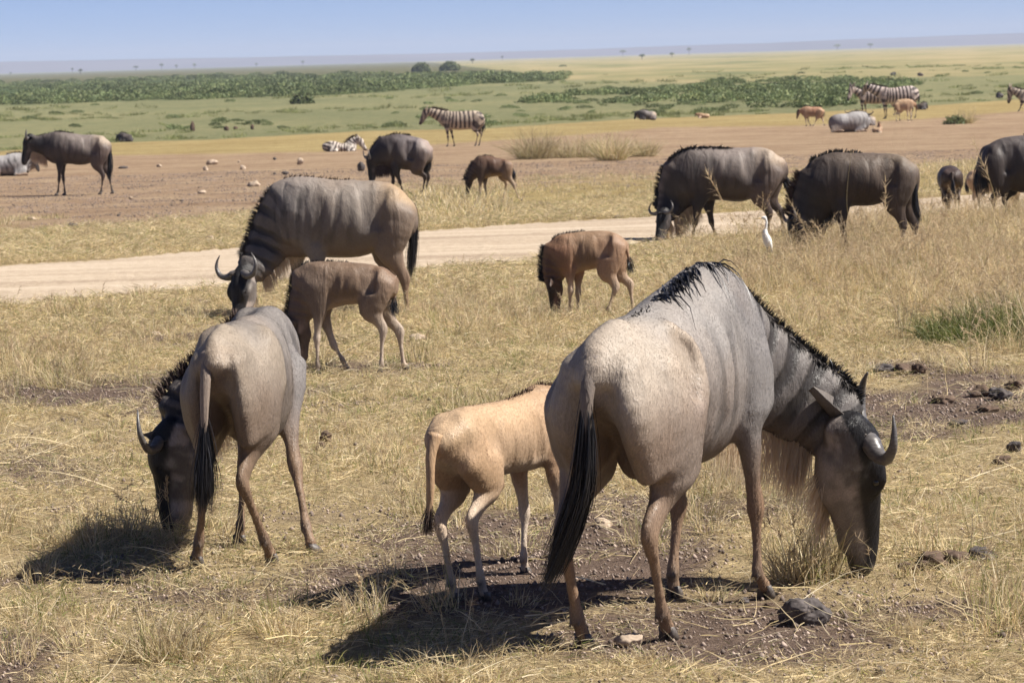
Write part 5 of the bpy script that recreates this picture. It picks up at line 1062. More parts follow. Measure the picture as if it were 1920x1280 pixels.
def scatter(name, P, S, src, seed=0, tilt=.12):
    rng = np.random.default_rng(seed); n = len(P); me = bpy.data.meshes.new(name); me.vertices.add(n); me.vertices.foreach_set('co', np.asarray(P, np.float32).ravel())
    a = me.attributes.new('rot', 'FLOAT_VECTOR', 'POINT'); r = np.stack([rng.normal(size=n) * tilt, rng.normal(size=n) * tilt, rng.uniform(0, 6.28, n)], 1).astype(np.float32); a.data.foreach_set('vector', r.ravel())
    a = me.attributes.new('siz', 'FLOAT_VECTOR', 'POINT'); s = np.asarray(S, float); s = np.stack([s, s, s * rng.uniform(.85, 1.2, n)], 1) if s.ndim == 1 else s; a.data.foreach_set('vector', s.astype(np.float32).ravel())
    o = bpy.data.objects.new(name, me); COL.objects.link(o)
    ng = bpy.data.node_groups.new(name + '_nodes', 'GeometryNodeTree'); ng.interface.new_socket('Geometry', in_out='INPUT', socket_type='NodeSocketGeometry'); ng.interface.new_socket('Geometry', in_out='OUTPUT', socket_type='NodeSocketGeometry')
    N = ng.nodes; L = ng.links; gi = N.new('NodeGroupInput'); go = N.new('NodeGroupOutput'); ip = N.new('GeometryNodeInstanceOnPoints'); ci = N.new('GeometryNodeCollectionInfo')
    ci.inputs['Collection'].default_value = src; ci.inputs['Separate Children'].default_value = True; ip.inputs['Pick Instance'].default_value = True
    na = N.new('GeometryNodeInputNamedAttribute'); na.data_type = 'FLOAT_VECTOR'; na.inputs['Name'].default_value = 'rot'
    nb = N.new('GeometryNodeInputNamedAttribute'); nb.data_type = 'FLOAT_VECTOR'; nb.inputs['Name'].default_value = 'siz'
    L.new(gi.outputs[0], ip.inputs['Points']); L.new(ci.outputs[0], ip.inputs['Instance']); L.new(na.outputs['Attribute'], ip.inputs['Rotation']); L.new(nb.outputs['Attribute'], ip.inputs['Scale']); L.new(ip.outputs[0], go.inputs[0])
    md = o.modifiers.new('scatter', 'NODES'); md.node_group = ng; tag(o, kind='stuff'); return o

tA = variants('mat_tuft', M['grass'], lambda r: tuft(r, 85, .17, .03, .11, .9, .25, .0032, .10, flat=.62), 7)
tB = variants('short_tuft', M['grass'], lambda r: tuft(r, 60, .07, .07, .20, .45, .35, .0032, .10, flat=.15), 6)
tG = variants('green_tuft', M['grass'], lambda r: tuft(r, 60, .12, .03, .12, .6, .3, .0038, .75), 4)
tM = variants('medium_tuft', M['grass'], lambda r: tuft(r, 70, .10, .15, .36, .35, .35, .0036, .14, flat=.06, seeds=4), 6)
tT = variants('tall_tuft', M['grass'], lambda r: tuft(r, 48, .09, .30, .62, .26, .38, .0036, .10, seeds=9), 6)
tS = variants('seed_stalk', M['grass'], lambda r: tuft(r, 5, .05, .28, .5, .25, .35, .0030, 0, segs=5, seeds=4), 6)
tL = variants('fallen_stalk', M['grass'], lambda r: tuft(r, 6, .12, .15, .5, .9, .05, .0042, 0, flat=1.0, segs=5), 5)

def field(n, y0, y1, seed, pw=1.0, margin=1.6):
    rng = np.random.default_rng(seed); u_ = rng.uniform(0, 1, n); a0 = y0 ** (1 + pw); a1 = y1 ** (1 + pw); Y = (a0 + (a1 - a0) * u_) ** (1 / (1 + pw)); X = rng.uniform(-1, 1, n) * (.1715 * Y + margin)
    Z = zones(X, Y); return X, Y, Z, rng
def bump2(px, py, cx, cy, sx, sy, p=1.0): return np.exp(-(((px - cx) / sx) ** 2 + ((py - cy) / sy) ** 2) ** p)
def tallness(Z):
    px, py = Z['px'], Z['py']; t = 0 * px
    for cx, cy, sx, sy, v in ((1730, 500, 260, 70, 1.0), (1560, 545, 130, 55, .7), (1880, 585, 120, 60, 1.0), (1600, 610, 200, 50, .6), (900, 620, 190, 50, .55), (980, 560, 220, 40, .45), (130, 690, 230, 60, .5), (200, 600, 300, 30, .3),
        (560, 650, 80, 50, .4), (1330, 880, 130, 70, .5), (1500, 1010, 70, 60, .8), (120, 1220, 280, 60, .45), (330, 1215, 90, 30, .8), (1860, 1170, 140, 80, .65), (850, 880, 300, 100, .25), (1100, 560, 140, 60, .5), (700, 1130, 120, 40, .4), (1300, 1000, 60, 30, .5), (1840, 1050, 110, 40, .5), (200, 1010, 170, 26, .55)):
        t = np.maximum(t, v * bump2(px, py, cx, cy, sx, sy))
    return t
def place(X, Y, Z, keep, sc=1.0, rng=RNG, dz=0):
    z = ground_z(X, Y, Z['road']); return np.stack([X, Y, z + dz], 1)[keep]
def patchy(X, Y, f, s): return fbm(np.stack([X, Y, 0 * X], 1), f, s, 3)

# mat of trampled straw over everything on this side of the road
X, Y, Z, rng = field(26000, 8.6, 46, 11, pw=.75); offr = (Z['road'] < .25) & ((Z['py'] > ROAD_FAR(Z['px']) - 60))
d = (1 - Z['bare'] * 1.05) * (.22 + 1.4 * sst(patchy(X, Y, 1.1, 5), .32, .62)); k = offr & (rng.uniform(0, 1, len(X)) < d)
scatter('trampled_grass', place(X, Y, Z, k), (rng.uniform(.7, 1.25, len(X)) * np.clip(Y / 20, .9, 1.5))[k], tA, 1)
X, Y, Z, rng = field(12000, 8.6, 46, 12, pw=.8); offr = (Z['road'] < .2); t = tallness(Z)
d = (1 - Z['bare']) * sst(patchy(X, Y, 1.7, 6) + .25 * t, .44, .66) * .75; k = offr & (Z['py'] > ROAD_FAR(Z['px']) - 70) & (rng.uniform(0, 1, len(X)) < d)
scatter('short_grass', place(X, Y, Z, k), rng.uniform(.6, 1.2, len(X))[k], tB, 2)
gm = sst(patchy(X, Y, .8, 9), .50, .62)
X, Y, Z, rng = field(6000, 8.6, 40, 13, pw=.9); d = (1 - Z['bare']) * sst(patchy(X, Y, .9, 9), .52, .62) * .8; k = (Z['road'] < .1) & (rng.uniform(0, 1, len(X)) < d)
scatter('green_grass', place(X, Y, Z, k), rng.uniform(.6, 1.3, len(X))[k], tG, 3)
X, Y, Z, rng = field(18000, 8.6, 44, 14, pw=1.0); t = tallness(Z); d = t ** 1.1 * (.25 + 1.1 * sst(patchy(X, Y, 1.3, 21), .38, .6)) * .8; k = (Z['road'] < .2) & (Z['py'] > ROAD_NEAR(Z['px']) - 12) & (rng.uniform(0, 1, len(X)) < d)
scatter('medium_grass', place(X, Y, Z, k), rng.uniform(.6, 1.15, len(X))[k], tM, 4)
X, Y, Z, rng = field(11000, 12, 42, 15, pw=1.0); t = np.clip(bump2(Z['px'], Z['py'], 1750, 490, 240, 75) * 1.0 + bump2(Z['px'], Z['py'], 1890, 600, 110, 55) + .5 * bump2(Z['px'], Z['py'], 1500, 540, 150, 60), 0, 1); d = t * (.2 + 1.0 * sst(patchy(X, Y, .9, 22), .36, .62)) * .62; k = (Z['py'] > ROAD_NEAR(Z['px']) - 4) & (rng.uniform(0, 1, len(X)) < d)
scatter('tall_grass', place(X, Y, Z, k), rng.uniform(.7, 1.25, len(X))[k], tT, 5)
X, Y, Z, rng = field(900, 9.2, 26, 16, pw=.6); d = .12 + .8 * tallness(Z); k = (Z['py'] > 560) & (Z['bare'] < .5) & (rng.uniform(0, 1, len(X)) < d)
scatter('seed_stalks', place(X, Y, Z, k), rng.uniform(.6, 1.1, len(X))[k], tS, 6)
X, Y, Z, rng = field(2600, 8.6, 30, 17, pw=.7); k = (Z['road'] < .1) & (rng.uniform(0, 1, len(X)) < .5)
scatter('fallen_stalks', place(X, Y, Z, k), rng.uniform(.5, 1.2, len(X))[k], tL, 7)
# verge and yellow strip beyond the road: coarser, farther off
tV = variants('verge_tuft', M['grass'], lambda r: tuft(r, 60, .30, .08, .26, .5, .3, .011, .16), 5)
X, Y, Z, rng = field(9000, 36, 62, 18, pw=1.0, margin=2.5); px, py = Z['px'], Z['py']
d = ((py < ROAD_FAR(px) - 1) & (py > DIRT_NEAR(px) - 25)) * (.12 + .5 * sst(patchy(X, Y, .35, 31), .4, .62)) + .9 * bump2(px, py, 850, 395, 90, 26) + .6 * bump2(px, py, 1850, 318, 110, 22) + .4 * bump2(px, py, 440, 425, 60, 16)
k = (py < ROAD_FAR(px) - 1) & (rng.uniform(0, 1, len(X)) < d); hgt = .6 + .9 * bump2(px, py, 850, 390, 100, 26) + .5 * bump2(px, py, 1850, 318, 110, 22)
scatter('verge_grass', place(X, Y, Z, k), (rng.uniform(.6, 1.1, len(X)) * hgt)[k], tV, 8)
# marsh: low reedy growth along its near edge and scattered through it
def leafy(r, n, R_, H_, ls, cols, flat=.75):
    u_ = r.normal(size=(n, 3)); u_ /= np.linalg.norm(u_, axis=1)[:, None]; rad = r.uniform(.45, 1, (n, 1)) ** .6; c = u_ * rad * np.array([R_, R_, H_ * flat]); lump = 1 + .35 * (fbm(u_ * 2 + r.uniform(0, 9), 1.2, 3) - .5) * 2; c *= lump[:, None]; c[:, 2] = np.abs(c[:, 2]) * 1.25 + H_ * .02
    a = r.normal(size=(n, 3)); a /= np.linalg.norm(a, axis=1)[:, None]; b_ = np.cross(a, r.normal(size=(n, 3))); b_ /= np.linalg.norm(b_, axis=1)[:, None]; s = ls * r.uniform(.6, 1.4, (n, 1))
    V = np.stack([c - a * s - b_ * s * .5, c + a * s - b_ * s * .5, c + a * s + b_ * s * .5, c - a * s + b_ * s * .5], 1).reshape(-1, 3); Fc = np.arange(4 * n).reshape(n, 4)
    cc = cols[r.integers(0, len(cols), n)] * r.uniform(.75, 1.25, (n, 1)); return V, Fc, np.repeat(cc, 4, 0)
BUSHC = np.array([(.15, .19, .08), (.19, .23, .095), (.12, .155, .065), (.24, .26, .11)]); MARSHC = np.array([(.19, .22, .08), (.24, .26, .10), (.15, .18, .06), (.30, .29, .12)])  # bush greens lightened, some distance haze put into the leaf colour
bB = variants('bush_clump', M['leaf'], lambda r: leafy(r, 420, 1.5, .62, .085, BUSHC), 6)
bM = variants('marsh_clump', M['leaf'], lambda r: tuft(r, 110, .8, .12, .42, .45, .3, .035, 0, pal=MARSHC, segs=2), 5)
def far_field(n, y0, y1, seed, margin=5):
    rng = np.random.default_rng(seed); Y = np.exp(rng.uniform(math.log(y0), math.log(y1), n)); X = rng.uniform(-1, 1, n) * (.1715 * Y + margin); return X, Y, zones(X, Y), rng
def put(X, Y, k): return np.stack([X, Y, terrain(Y)], 1)[k]
X, Y, Z, rng = far_field(9000, 220, 900, 31); px, py = Z['px'], Z['py']; pn = patchy(X, Y, .02, 41)
d = ((py < BAND_LO(px) - 1 + 3 * (patchy(X, Y, .06, 4) - .5)) & (py > BAND_HI(px) - 6) & (px < 1055)) * (.25 + .75 * sst(BAND_LO(px) - py, 26, 2)) * (.3 + 1.2 * sst(patchy(X, Y, .035, 44), .4, .6))
k = rng.uniform(0, 1, len(X)) < d
scatter('dark_thicket', put(X, Y, k), (rng.uniform(.3, 1.25, len(X)) ** 1.2 * (.8 + .3 * (Y / 400)))[k], bB, 21)
TH_LO = curve((975, 150), (985, 193), (1100, 196), (1240, 213), (1400, 209), (1570, 204), (1600, 176), (1700, 165), (1710, 140)); TH_HI = curve((975, 190), (1000, 182), (1100, 176), (1280, 162), (1400, 153), (1600, 151), (1705, 156))
X, Y, Z, rng = far_field(7000, 150, 420, 32); px, py = Z['px'], Z['py']
d = ((py < TH_LO(px)) & (py > TH_HI(px)) & (px > 975) & (px < 1705)) * sst(patchy(X, Y, .07, 51) + .08 * sst(px, 1150, 1350), .47, .62) * .6
k = rng.uniform(0, 1, len(X)) < d
scatter('green_thicket', put(X, Y, k), (rng.uniform(.4, .95, len(X)))[k], bB, 22)
X, Y, Z, rng = far_field(9000, 95, 480, 33); px, py = Z['px'], Z['py']
edge = np.exp(-((GREEN_NEAR(px) - 6 - py) / 7) ** 2) * (.15 + .85 * sst(patchy(X, Y, .12, 5), .5, .62)) ; d = (py < GREEN_NEAR(px)) * (Z['thick'] < .3) * (edge * .8 + .35 * sst(patchy(X, Y, .05, 8), .5, .66))
k = rng.uniform(0, 1, len(X)) < d
scatter('marsh_growth', put(X, Y, k), (rng.uniform(.4, 1.1, len(X)) * np.clip(Y / 200, .7, 1.4))[k], bM, 23)
X, Y, Z, rng = far_field(1500, 110, 420, 34); px, py = Z['px'], Z['py']
d = (py < GREEN_NEAR(px) - 5) * (Z['thick'] < .3) * (.05 + .5 * bump2(px, py, 1230, 200, 300, 26) + .5 * bump2(px, py, 420, 240, 120, 9) + .4 * bump2(px, py, 820, 238, 160, 6)); k = rng.uniform(0, 1, len(X)) < d
scatter('marsh_shrubs', put(X, Y, k), (rng.uniform(.15, .42, len(X)))[k], bB, 24)

# --- plants one can point at
def clump_things():
    for i, (px, py, w, h, lab) in enumerate(((1000, 298, .9, .95, 'leftmost bushy clump of dry yellow grass on the bare earth right of the zebra'), (1078, 295, 1.3, .75, 'middle bushy clump of dry yellow grass on the bare earth, upper centre'),
            (1146, 301, .7, .85, 'straw clump of dry grass with bent stems, second from right on the bare earth'), (1206, 294, .6, .55, 'rightmost and smallest dry grass clump of the row on the bare earth'))):
        r = np.random.default_rng(60 + i); V, Fc, C = tuft(r, 800, w * .5, .3 * h, 1.7 * h, .7, .35, .010, .12, pal=STRAW * .8, segs=3)
        o = mesh_obj('dry_grass_clump', V, Fc, M['grass'], colors=C, smooth=False); o.location = tuple(ground(px, py)); tag(o, lab, 'dry grass', 'dry grass clumps on the bare earth')
clump_things()
def bush(name, px, py, w, h, lab, cat, cols, seed, n=1500, twig=True, leaf=.1, group=None):
    r = np.random.default_rng(seed); O = ground(px, py); rt = empty(name, O, lab, cat, group)
    V, Fc, C = leafy(r, n, w / 2, h, leaf, cols); tag(mesh_obj('foliage', V + O, Fc, M['leaf'], rt, O, C, smooth=False), kind='stuff')
    P = []; 
    for q in range(9):
        a = r.uniform(0, 6.28); e = O + np.array([math.cos(a) * w * .35, math.sin(a) * w * .35, h * r.uniform(.7, 1.0)]); m_ = (O + e) / 2 + r.normal(size=3) * w * .05
        P.append(tube(spline([O, m_, e], 3), np.linspace(.05, .008, 7) * w / 2.5 + .004, 5))
    VF = join(P); mesh_obj('stem', VF[0], VF[1], M['hair_brown'], rt, O)
bush('bush', 790, 135, 5.2, 2.5, 'left one of two round dark bushes standing before the horizon', 'bush', BUSHC, 71, 2500, leaf=.2, group='pair of round bushes near the horizon')
bush('bush', 843, 133, 5.8, 2.6, 'right one of two round dark bushes standing before the horizon', 'bush', BUSHC, 72, 2500, leaf=.2, group='pair of round bushes near the horizon')
bush('shrub', 1790, 233, .9, .35, 'low dark green shrub at the base of a dry twiggy clump on the right', 'shrub', BUSHC, 73, 400, leaf=.04)
r = np.random.default_rng(74); V, Fc, C = tuft(r, 420, .35, .3, .95, .75, .2, .014, .1, pal=STRAW * .75); o = mesh_obj('twiggy_clump', V, Fc, M['grass'], colors=C, smooth=False); o.location = tuple(ground(1808, 232)); tag(o, 'dry twiggy clump fanning out on the bare earth, right of the zebras', 'dry shrub')
bush('shrub', 566, 195, 1.9, .9, 'small lone dark green shrub just below the left thicket', 'shrub', BUSHC, 75, 500, leaf=.12)
# leafy green weed clump in the tall grass at the right edge
for i, (px, py, w, h, lab) in enumerate(((1850, 640, 1.0, .5, 'dark leafy green clump under dry stems near the right edge'), (1912, 625, .9, .6, 'dark green clump touching the right edge above the bare patch'), (1660, 520, .6, .3, 'low green weed clump in tall grass below the darkest wildebeest'))):
    r = np.random.default_rng(80 + i); V, Fc, C = tuft(r, 1500, w * .5, .15, h * 1.1, .7, .45, .007, .85, segs=4); o = mesh_obj('green_weed_clump', V, Fc, M['grass'], colors=C * np.array([.55, .62, .5]), smooth=False); o.location = tuple(ground(px, py)); tag(o, lab, 'weeds')
# long stems that stand out against the herd
def stem(px, py, tx, ty, lab, w=.006, curve_=.1, head=True, seed=1):
    r = np.random.default_rng(seed); O = ground(px, py); T = at(tx, ty, O[1]); mid_ = (O + T) / 2 + np.array([-(T - O)[2], 0, (T - O)[0]]) * curve_
    P = spline([O - np.array([0, 0, .01]), mid_, T], 8); rt = empty('wild_grass', O, lab, 'grass stalk', 'tall single grass stems'); VF = tube(P, np.linspace(w, w * .4, len(P)) / 2, 5); cm = M['grass']
    mesh_obj('stalk', VF[0], VF[1], cm, rt, O, np.tile(C3(.55, .45, .24), (len(VF[0]), 1)))
    if head:
        n = 46; i = r.integers(int(len(P) * .62), len(P) - 1, n); d = unit(P[-1] - P[-4]); V, Fc = strands(P[i] + r.normal(size=(n, 3)) * .004, d + r.normal(size=(n, 3)) * .45, r.uniform(.03, .09, n) * np.linalg.norm(T - O) * 1.6, .1, .0045, 2, .1, r); tag(mesh_obj('seed_head', V, Fc, cm, rt, O, np.tile(C3(.56, .43, .27), (len(V), 1)), smooth=False), kind='stuff')
stem(333, 1010, 312, 893, 'thin grass stem with feathery seed head in front of the left cow\'s grey cheek', .004, .05, seed=1)
stem(1880, 480, 1822, 258, 'tall stem with open seed head crossing the almost black wildebeest\'s rump', .007, -.06, seed=2)
stem(1545, 492, 1478, 372, 'long dry stem leaning left across the darkest wildebeest\'s neck', .007, .0, seed=3)
stem(1640, 512, 1596, 280, 'tall thin stem curving across the darkest wildebeest\'s flank', .006, .12, False, seed=4)
stem(1662, 500, 1660, 330, 'upright straw stem in front of the darkest wildebeest\'s hip', .006, .0, seed=5)
stem(1418, 470, 1322, 318, 'long stem slanting left across the dark-shouldered wildebeest\'s belly', .007, .02, seed=6)
stem(1925, 600, 1800, 628, 'pale bent stem lying across the green clump at the right edge', .008, -.1, False, seed=7)
stem(848, 1195, 790, 1120, 'feathery stem leaning left in the shadow of the largest wildebeest', .004, .05, seed=8)
stem(905, 1200, 880, 1125, 'short feathery stem in the shadow below the sandy calf', .004, .05, seed=9)
stem(706, 1205, 672, 1075, 'tall wispy stem left of the shadow of the largest wildebeest', .004, .03, seed=10)
# grass tuft the large wildebeest is eating from
r = np.random.default_rng(90); V, Fc, C = tuft(r, 380, .14, .18, .46, .42, .3, .0042, .12, segs=4, seeds=14); o = mesh_obj('grass_tussock', V, Fc, M['grass'], colors=C, smooth=False); o.location = tuple(ground(1512, 1084)); tag(o, 'straw tussock at the muzzle of the largest wildebeest', 'grass tussock')
r = np.random.default_rng(91); V, Fc, C = tuft(r, 420, .15, .1, .28, .5, .3, .0042, .1, pal=STRAW * .8); o = mesh_obj('grass_tussock', V, Fc, M['grass'], colors=C, smooth=False); o.location = tuple(ground(318, 1232)); tag(o, 'rounded golden tussock in the bottom left foreground', 'grass tussock')

# --- trees on the horizon, things even if a few pixels high
def acacia(px, Y, h, w, lab, seed):
    r = np.random.default_rng(seed); O = on_ground(px, Y); rt = empty('acacia_tree', O, lab, 'tree', 'lone trees on the horizon')
    P = [tube(spline([O, O + [0, 0, h * .35], O + [r.normal() * .3, 0, h * .6]], 3), np.linspace(.22, .12, 7), 6)]
    for q in range(5):
        a = r.uniform(0, 6.28); P.append(tube(spline([O + [0, 0, h * .45], O + [math.cos(a) * w * .25, math.sin(a) * w * .25, h * .7], O + [math.cos(a) * w * .4, math.sin(a) * w * .4, h * .85]], 3), np.linspace(.18, .05, 7), 5))
    VF = join(P); mesh_obj('trunk', VF[0], VF[1], M['hair_brown'], rt, O)
    V, Fc, C = leafy(r, 500, w / 2, h * .3, .3, BUSHC); tag(mesh_obj('crown', V + O + [0, 0, h * .68], Fc, M['leaf'], rt, O, C, smooth=False), kind='stuff')
for i, (px, Y, h, w, t_) in enumerate(((20, 3200, 4, 3.5, 'tiny horizon tree nearest the left edge'), (151, 2300, 5.5, 5, 'small dark horizon tree above the far left standing wildebeest'), (136, 3600, 9, 4, 'leaning hazy tree just left of the small dark horizon tree'), (255, 3600, 9, 12, 'flat-topped hazy tree on the horizon at left'),
        (303, 3600, 12, 8, 'tallest hazy tree on the left horizon'), (331, 3600, 9, 6, 'hazy tree right of the tallest one on the left horizon'), (365, 3600, 10, 7, 'third hazy tree right of the flat-topped one'), (481, 3800, 8, 6, 'pale hazy tree left of centre on the horizon'), (568, 3900, 10, 7, 'pale hazy tree above the large grey broadside wildebeest'),
        (886, 1900, 4.5, 4, 'small dark tree on the horizon right of the two round bushes'), (942, 3600, 8, 5, 'faint tree on the horizon right of the picture centre left bushes'), (1168, 3600, 12, 14, 'wide-crowned hazy tree standing highest over the centre right horizon'), (1204, 1700, 4, 5, 'small dark tree on the horizon, first of three at centre right'), (1260, 2100, 4.5, 5, 'small dark tree on the horizon, middle of three at centre right'), (1292, 3300, 12, 8, 'hazy tall tree on the horizon right of the small dark ones'),
        (1570, 3600, 11, 14, 'hazy broad tree above the dark wildebeest at right'), (1632, 3600, 11, 12, 'hazy broad tree above the two standing zebras'))):
    acacia(px, Y, h * .7, w * .62, t_, 200 + i)

# --- stones, clods and stumps
M['lava'] = plain_mat('lava_rock', (.085, .072, .068), .9, 22, .5, .9, .3, .012)
M['pale_stone'] = plain_mat('pale_stone', (.40, .31, .23), .9, 14, .3, .7, .3, .01)
M['clod'] = plain_mat('dark_clod', (.11, .075, .055), .95, 12, .45, .9, .2, .02)
def rock(nm, px, py, wpx, hpx, mat, lab, cat='stone', seed=1, group=None, rough=.35, sub=3, deep=.9):
    r = np.random.default_rng(seed); O = ground(px, py); mp = O[1] / F_PX; w, h = wpx * mp / 2, hpx * mp
    import bmesh
    bm = bmesh.new(); bmesh.ops.create_icosphere(bm, subdivisions=sub, radius=1.0); V = np.array([v.co[:] for v in bm.verts]); Fc = [tuple(v.index for v in f.verts) for f in bm.faces]; bm.free()
    off = r.uniform(0, 50, 3); n = 1 + rough * 2 * (fbm(V + off, 1.1, 3, 2) - .5) + rough * .7 * (fbm(V + off, 3.2, 5, 3) - .5) + (rough * .35 * (fbm(V + off, 9, 6, 2) - .5) if sub > 3 else 0)
    for _ in range(4):
        d_ = unit(r.normal(size=3)); q = V @ d_; V = V - d_ * np.maximum(q - .78, 0)[:, None] * .75
    V = V * n[:, None] * np.array([w, w * deep, h * .62]); V[:, 2] += h * .38; V[:, 2] = np.maximum(V[:, 2], -.02)
    a = r.uniform(-.6, .6); V[:, :2] = V[:, :2] @ np.array([[math.cos(a), math.sin(a)], [-math.sin(a), math.cos(a)]])
    o = mesh_obj(nm, V, Fc, M[mat]); o.location = tuple(O); tag(o, lab, cat, group); return o
rock('lava_rock', 1506, 1168, 92, 54, 'lava', 'pitted dark lava rock in front of the right front hoof of the largest wildebeest', seed=301, sub=5, rough=.45)
rock('stone', 784, 645, 40, 22, 'pale_stone', 'pale tan stone lying right of the grey calf\'s hind hooves', seed=302, sub=4)
rock('stone', 1180, 1208, 50, 24, 'pale_stone', 'flat pale stone half buried between the hind hooves of the largest wildebeest', seed=303, sub=4)
rock('stone', 1130, 990, 34, 20, 'pale_stone', 'tan stone in the grass between the sandy calf and the largest wildebeest', seed=304, sub=4)
rock('clod', 1650, 1265, 22, 18, 'lava', 'small dark stone on the bare soil at the bottom edge', seed=305)
rock('clod', 1428, 1232, 12, 8, 'pale_stone', 'small cream pebble on the bare soil below the lava rock', seed=306)
for i, (px, py, w, h, lab) in enumerate(((1660, 698, 36, 14, 'flat dark clod, leftmost but one of the row above the largest wildebeest\'s ear'), (1690, 702, 30, 16, 'dark clod in the middle of the short row right of the largest wildebeest\'s neck'), (1722, 700, 26, 16, 'right-end dark clod of the short row right of the neck'), (1640, 692, 24, 10, 'leftmost small clod of the short row right of the neck'),
        (1765, 756, 44, 20, 'largest dark clod on the rough bare patch at right, its left end'), (1838, 742, 40, 16, 'dark clod near the middle of the bare patch at right'), (1872, 748, 36, 18, 'dark clod right of the middle of the bare patch at right'), (1900, 728, 30, 14, 'topmost clod of the bare patch at the right edge'), (1850, 770, 34, 10, 'flat clod at the lower side of the bare patch at right'), (1790, 800, 30, 12, 'lowest clod under the bare patch at right'),
        (1745, 1065, 60, 26, 'biggest dark mound of turned earth right of the largest wildebeest\'s muzzle'), (1790, 1058, 50, 28, 'tall dark clod in the middle of the turned earth near the muzzle'), (1840, 1050, 44, 24, 'right-end clod of the turned earth near the muzzle'), (1705, 1072, 30, 18, 'small clod at the left end of the turned earth near the muzzle'), (1880, 870, 36, 12, 'flat dark stone by the right edge, below the bare patch'), (1905, 845, 30, 16, 'dark stone touching the right edge below the bare patch'),
        (612, 826, 24, 16, 'dark clod in the grass right of the left cow\'s belly'), (600, 840, 16, 12, 'smaller clod just below the one beside the left cow'), (780, 885, 16, 8, 'small dark stone left of the sandy calf\'s tail'), (235, 780, 18, 8, 'small dark stone left of the left cow\'s horns'), (1440, 1136, 20, 8, 'small clod just below the right front hoof of the largest wildebeest'), (1396, 1130, 18, 10, 'small clod left of the right front hoof of the largest wildebeest'))):
    rock('clod', px, py, w, h, 'clod' if i % 3 else 'lava', lab, 'clod', 320 + i, 'dark clods on the near grass', rough=.95, sub=4)
for i, (px, py, w, h, lab) in enumerate(((398, 309, 22, 9, 'wide pale stone on the far bare earth above the broadside wildebeest\'s neck'), (386, 320, 10, 8, 'small brown stone just left below the wide pale one'), (455, 318, 13, 7, 'pale stone directly left of the broadside wildebeest\'s hump'), (477, 350, 20, 11, 'rounded tan stone against the broadside wildebeest\'s mane'), (563, 309, 12, 12, 'upright pale stone just above the broadside wildebeest\'s hump'), (378, 363, 16, 6, 'flat whitish stone in the middle of the bare earth at left'), (270, 456, 17, 9, 'pale stone on the verge close to the far road edge, left'),
        (260, 440, 14, 7, 'pale stone just above the one close to the far road edge'), (168, 428, 10, 6, 'small pale stone right of the round dark one'), (393, 452, 18, 9, 'whitish stone on the verge left of the broadside wildebeest\'s horns'), (428, 404, 9, 6, 'tiny pale stone in the verge grass above the horns'), (115, 428, 9, 6, 'small pale stone left of the round dark one'), (448, 305, 6, 4, 'tiny stone highest on the bare earth near the hump'), (299, 313, 10, 5, 'small whitish stone midway between the two left-hand wildebeest'), (60, 412, 16, 6, 'flat brownish stone below the far left wildebeest'), (245, 373, 8, 4, 'small pale stone right of the far left wildebeest\'s hind hooves'),
        (700, 310, 8, 4, 'tiny stone by the black-humped wildebeest\'s muzzle'), (955, 494, 14, 6, 'pale stone on the near road edge left of the reddish calf'), (1086, 494, 16, 6, 'pale stone on the near road edge above the reddish calf\'s back'), (875, 420, 10, 5, 'small stone on the far road edge below the dark calf'), (185, 462, 9, 4, 'small stone in the verge grass at left'), (355, 466, 9, 4, 'small stone at the far road edge left of the horns'), (1660, 330, 10, 4, 'small stone on the bare earth behind the darkest wildebeest'), (62, 640, 18, 8, 'pale stone in the near grass at the left edge'), (88, 648, 16, 7, 'second pale stone in the near grass at the left edge'),
        (290, 628, 20, 7, 'tan stone in the near grass left of the left cow\'s rump'), (865, 512, 10, 5, 'small stone on the near road edge right of the broadside wildebeest\'s tail'))):
    rock('stone', px, py, w, h, 'pale_stone', lab, 'stone', 350 + i, 'pale stones', sub=3, rough=.6)
for i, (px, py, w, h, lab) in enumerate(((137, 430, 22, 13, 'round dark stone on the far verge at left, the largest there'), (515, 300, 7, 5, 'tiny dark stone above the broadside wildebeest\'s neck'), (515, 327, 6, 4, 'tiny dark stone just behind the broadside wildebeest\'s mane'), (535, 327, 14, 6, 'dark stone touching the broadside wildebeest\'s hump line'), (230, 316, 20, 5, 'flat dark stone right of the far left wildebeest\'s tail'), (60, 460, 12, 5, 'small dark stone on the verge at far left'), (1155, 408, 30, 5, 'flat dark clod on the far road edge above the reddish calf'), (222, 405, 7, 4, 'tiny dark stone on the bare earth below the far left wildebeest\'s tail'), (341, 378, 8, 4, 'tiny dark stone mid-left on the bare earth'), (1330, 390, 8, 4, 'tiny dark stone between the legs of the dark-shouldered wildebeest'))):
    rock('clod', px, py, w, h, 'lava', lab, 'stone', 390 + i, 'small dark stones beyond the road', sub=2)
rock('stone', 678, 321, 15, 19, 'lava', 'dark upright stone by the grazing black-humped wildebeest\'s face', seed=399)
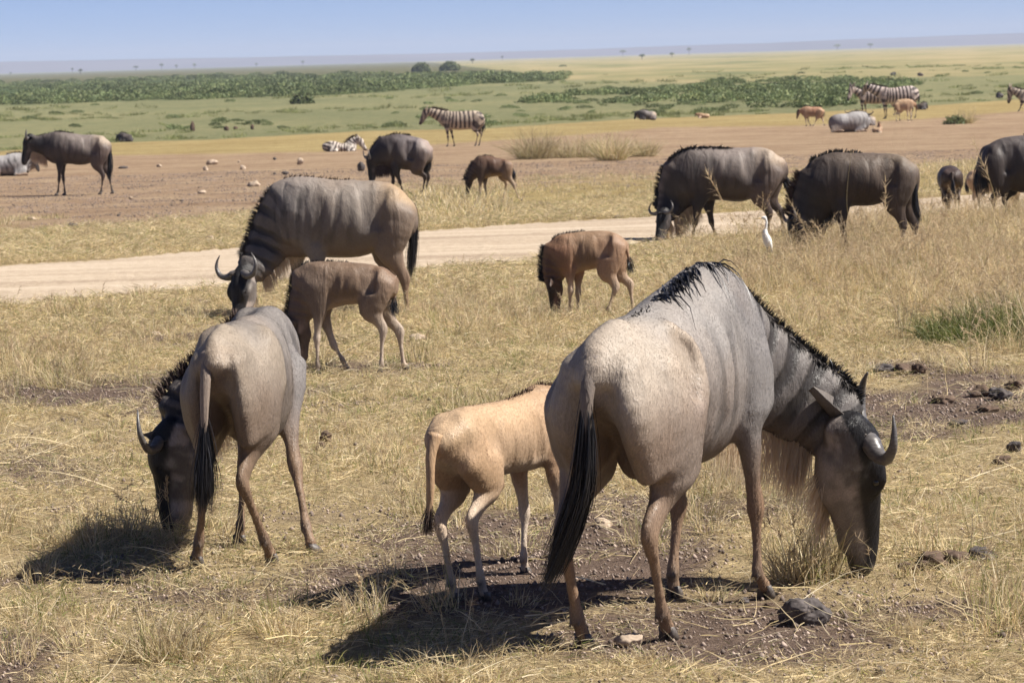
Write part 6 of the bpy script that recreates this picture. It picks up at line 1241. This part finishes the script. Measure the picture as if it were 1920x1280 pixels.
for i, (px, py, w, h) in enumerate(((361, 246, 9, 17), (425, 245, 10, 9), (441, 243, 10, 6), (473, 243, 7, 10))):
    rock('stump', px, py, w, h, 'clod', ['tallest dark stump standing in the green marsh', 'low dark stump in the marsh right of the tallest', 'flat dark stump, third from left in the marsh', 'thin dark stump, rightmost in the marsh'][i], 'stump', 410 + i, None, sub=2)
# gravel and crumbs on the bare patches (nobody could count them)
def crumb(r, n=26, R_=.12):
    V = []; Fc = []; C = []
    for q in range(n):
        s = r.uniform(.003, .009) if q else .013; c = np.array([*(r.normal(size=2) * R_), s * .4]); b8 = np.array([(1, 0, 0), (0, 1, 0), (-1, 0, 0), (0, -1, 0), (0, 0, 1), (0, 0, -1)]) * s * r.uniform(.6, 1.3, (6, 1)); a = r.uniform(0, 6.28); b8[:, :2] = b8[:, :2] @ np.array([[math.cos(a), math.sin(a)], [-math.sin(a), math.cos(a)]])
        o = len(V); V += list(c + b8); Fc += [(o + i, o + j, o + k) for i, j, k in ((0, 1, 4), (1, 2, 4), (2, 3, 4), (3, 0, 4), (1, 0, 5), (2, 1, 5), (3, 2, 5), (0, 3, 5))]; C += [C3(*(np.array((.22, .17, .14)) * r.uniform(.5, 1.9)))] * 6
    return np.array(V), np.array(Fc), np.array(C)
M['crumb'] = leaf_mat('gravel_crumbs', .0, .9, rnd=.25)
cr = variants('gravel_crumbs', M['crumb'], lambda r: crumb(r), 5)
X, Y, Z, rng = field(9000, 8.6, 28, 51, pw=.5); k = (rng.uniform(0, 1, len(X)) < .08 + .6 * Z['bare']) & (Z['road'] < .2)
scatter('gravel', place(X, Y, Z, k), rng.uniform(.6, 1.3, len(X))[k], cr, 52, tilt=0)
X, Y, Z, rng = field(5000, 30, 75, 53, pw=.8); px, py = Z['px'], Z['py']; k = (rng.uniform(0, 1, len(X)) < np.maximum(.8 * Z['dirt'], .35 * Z['road']))
scatter('stony_ground', place(X, Y, Z, k), (rng.uniform(.6, 1.7, len(X)) * (1 - .5 * Z['road']))[k], cr, 54, tilt=0)
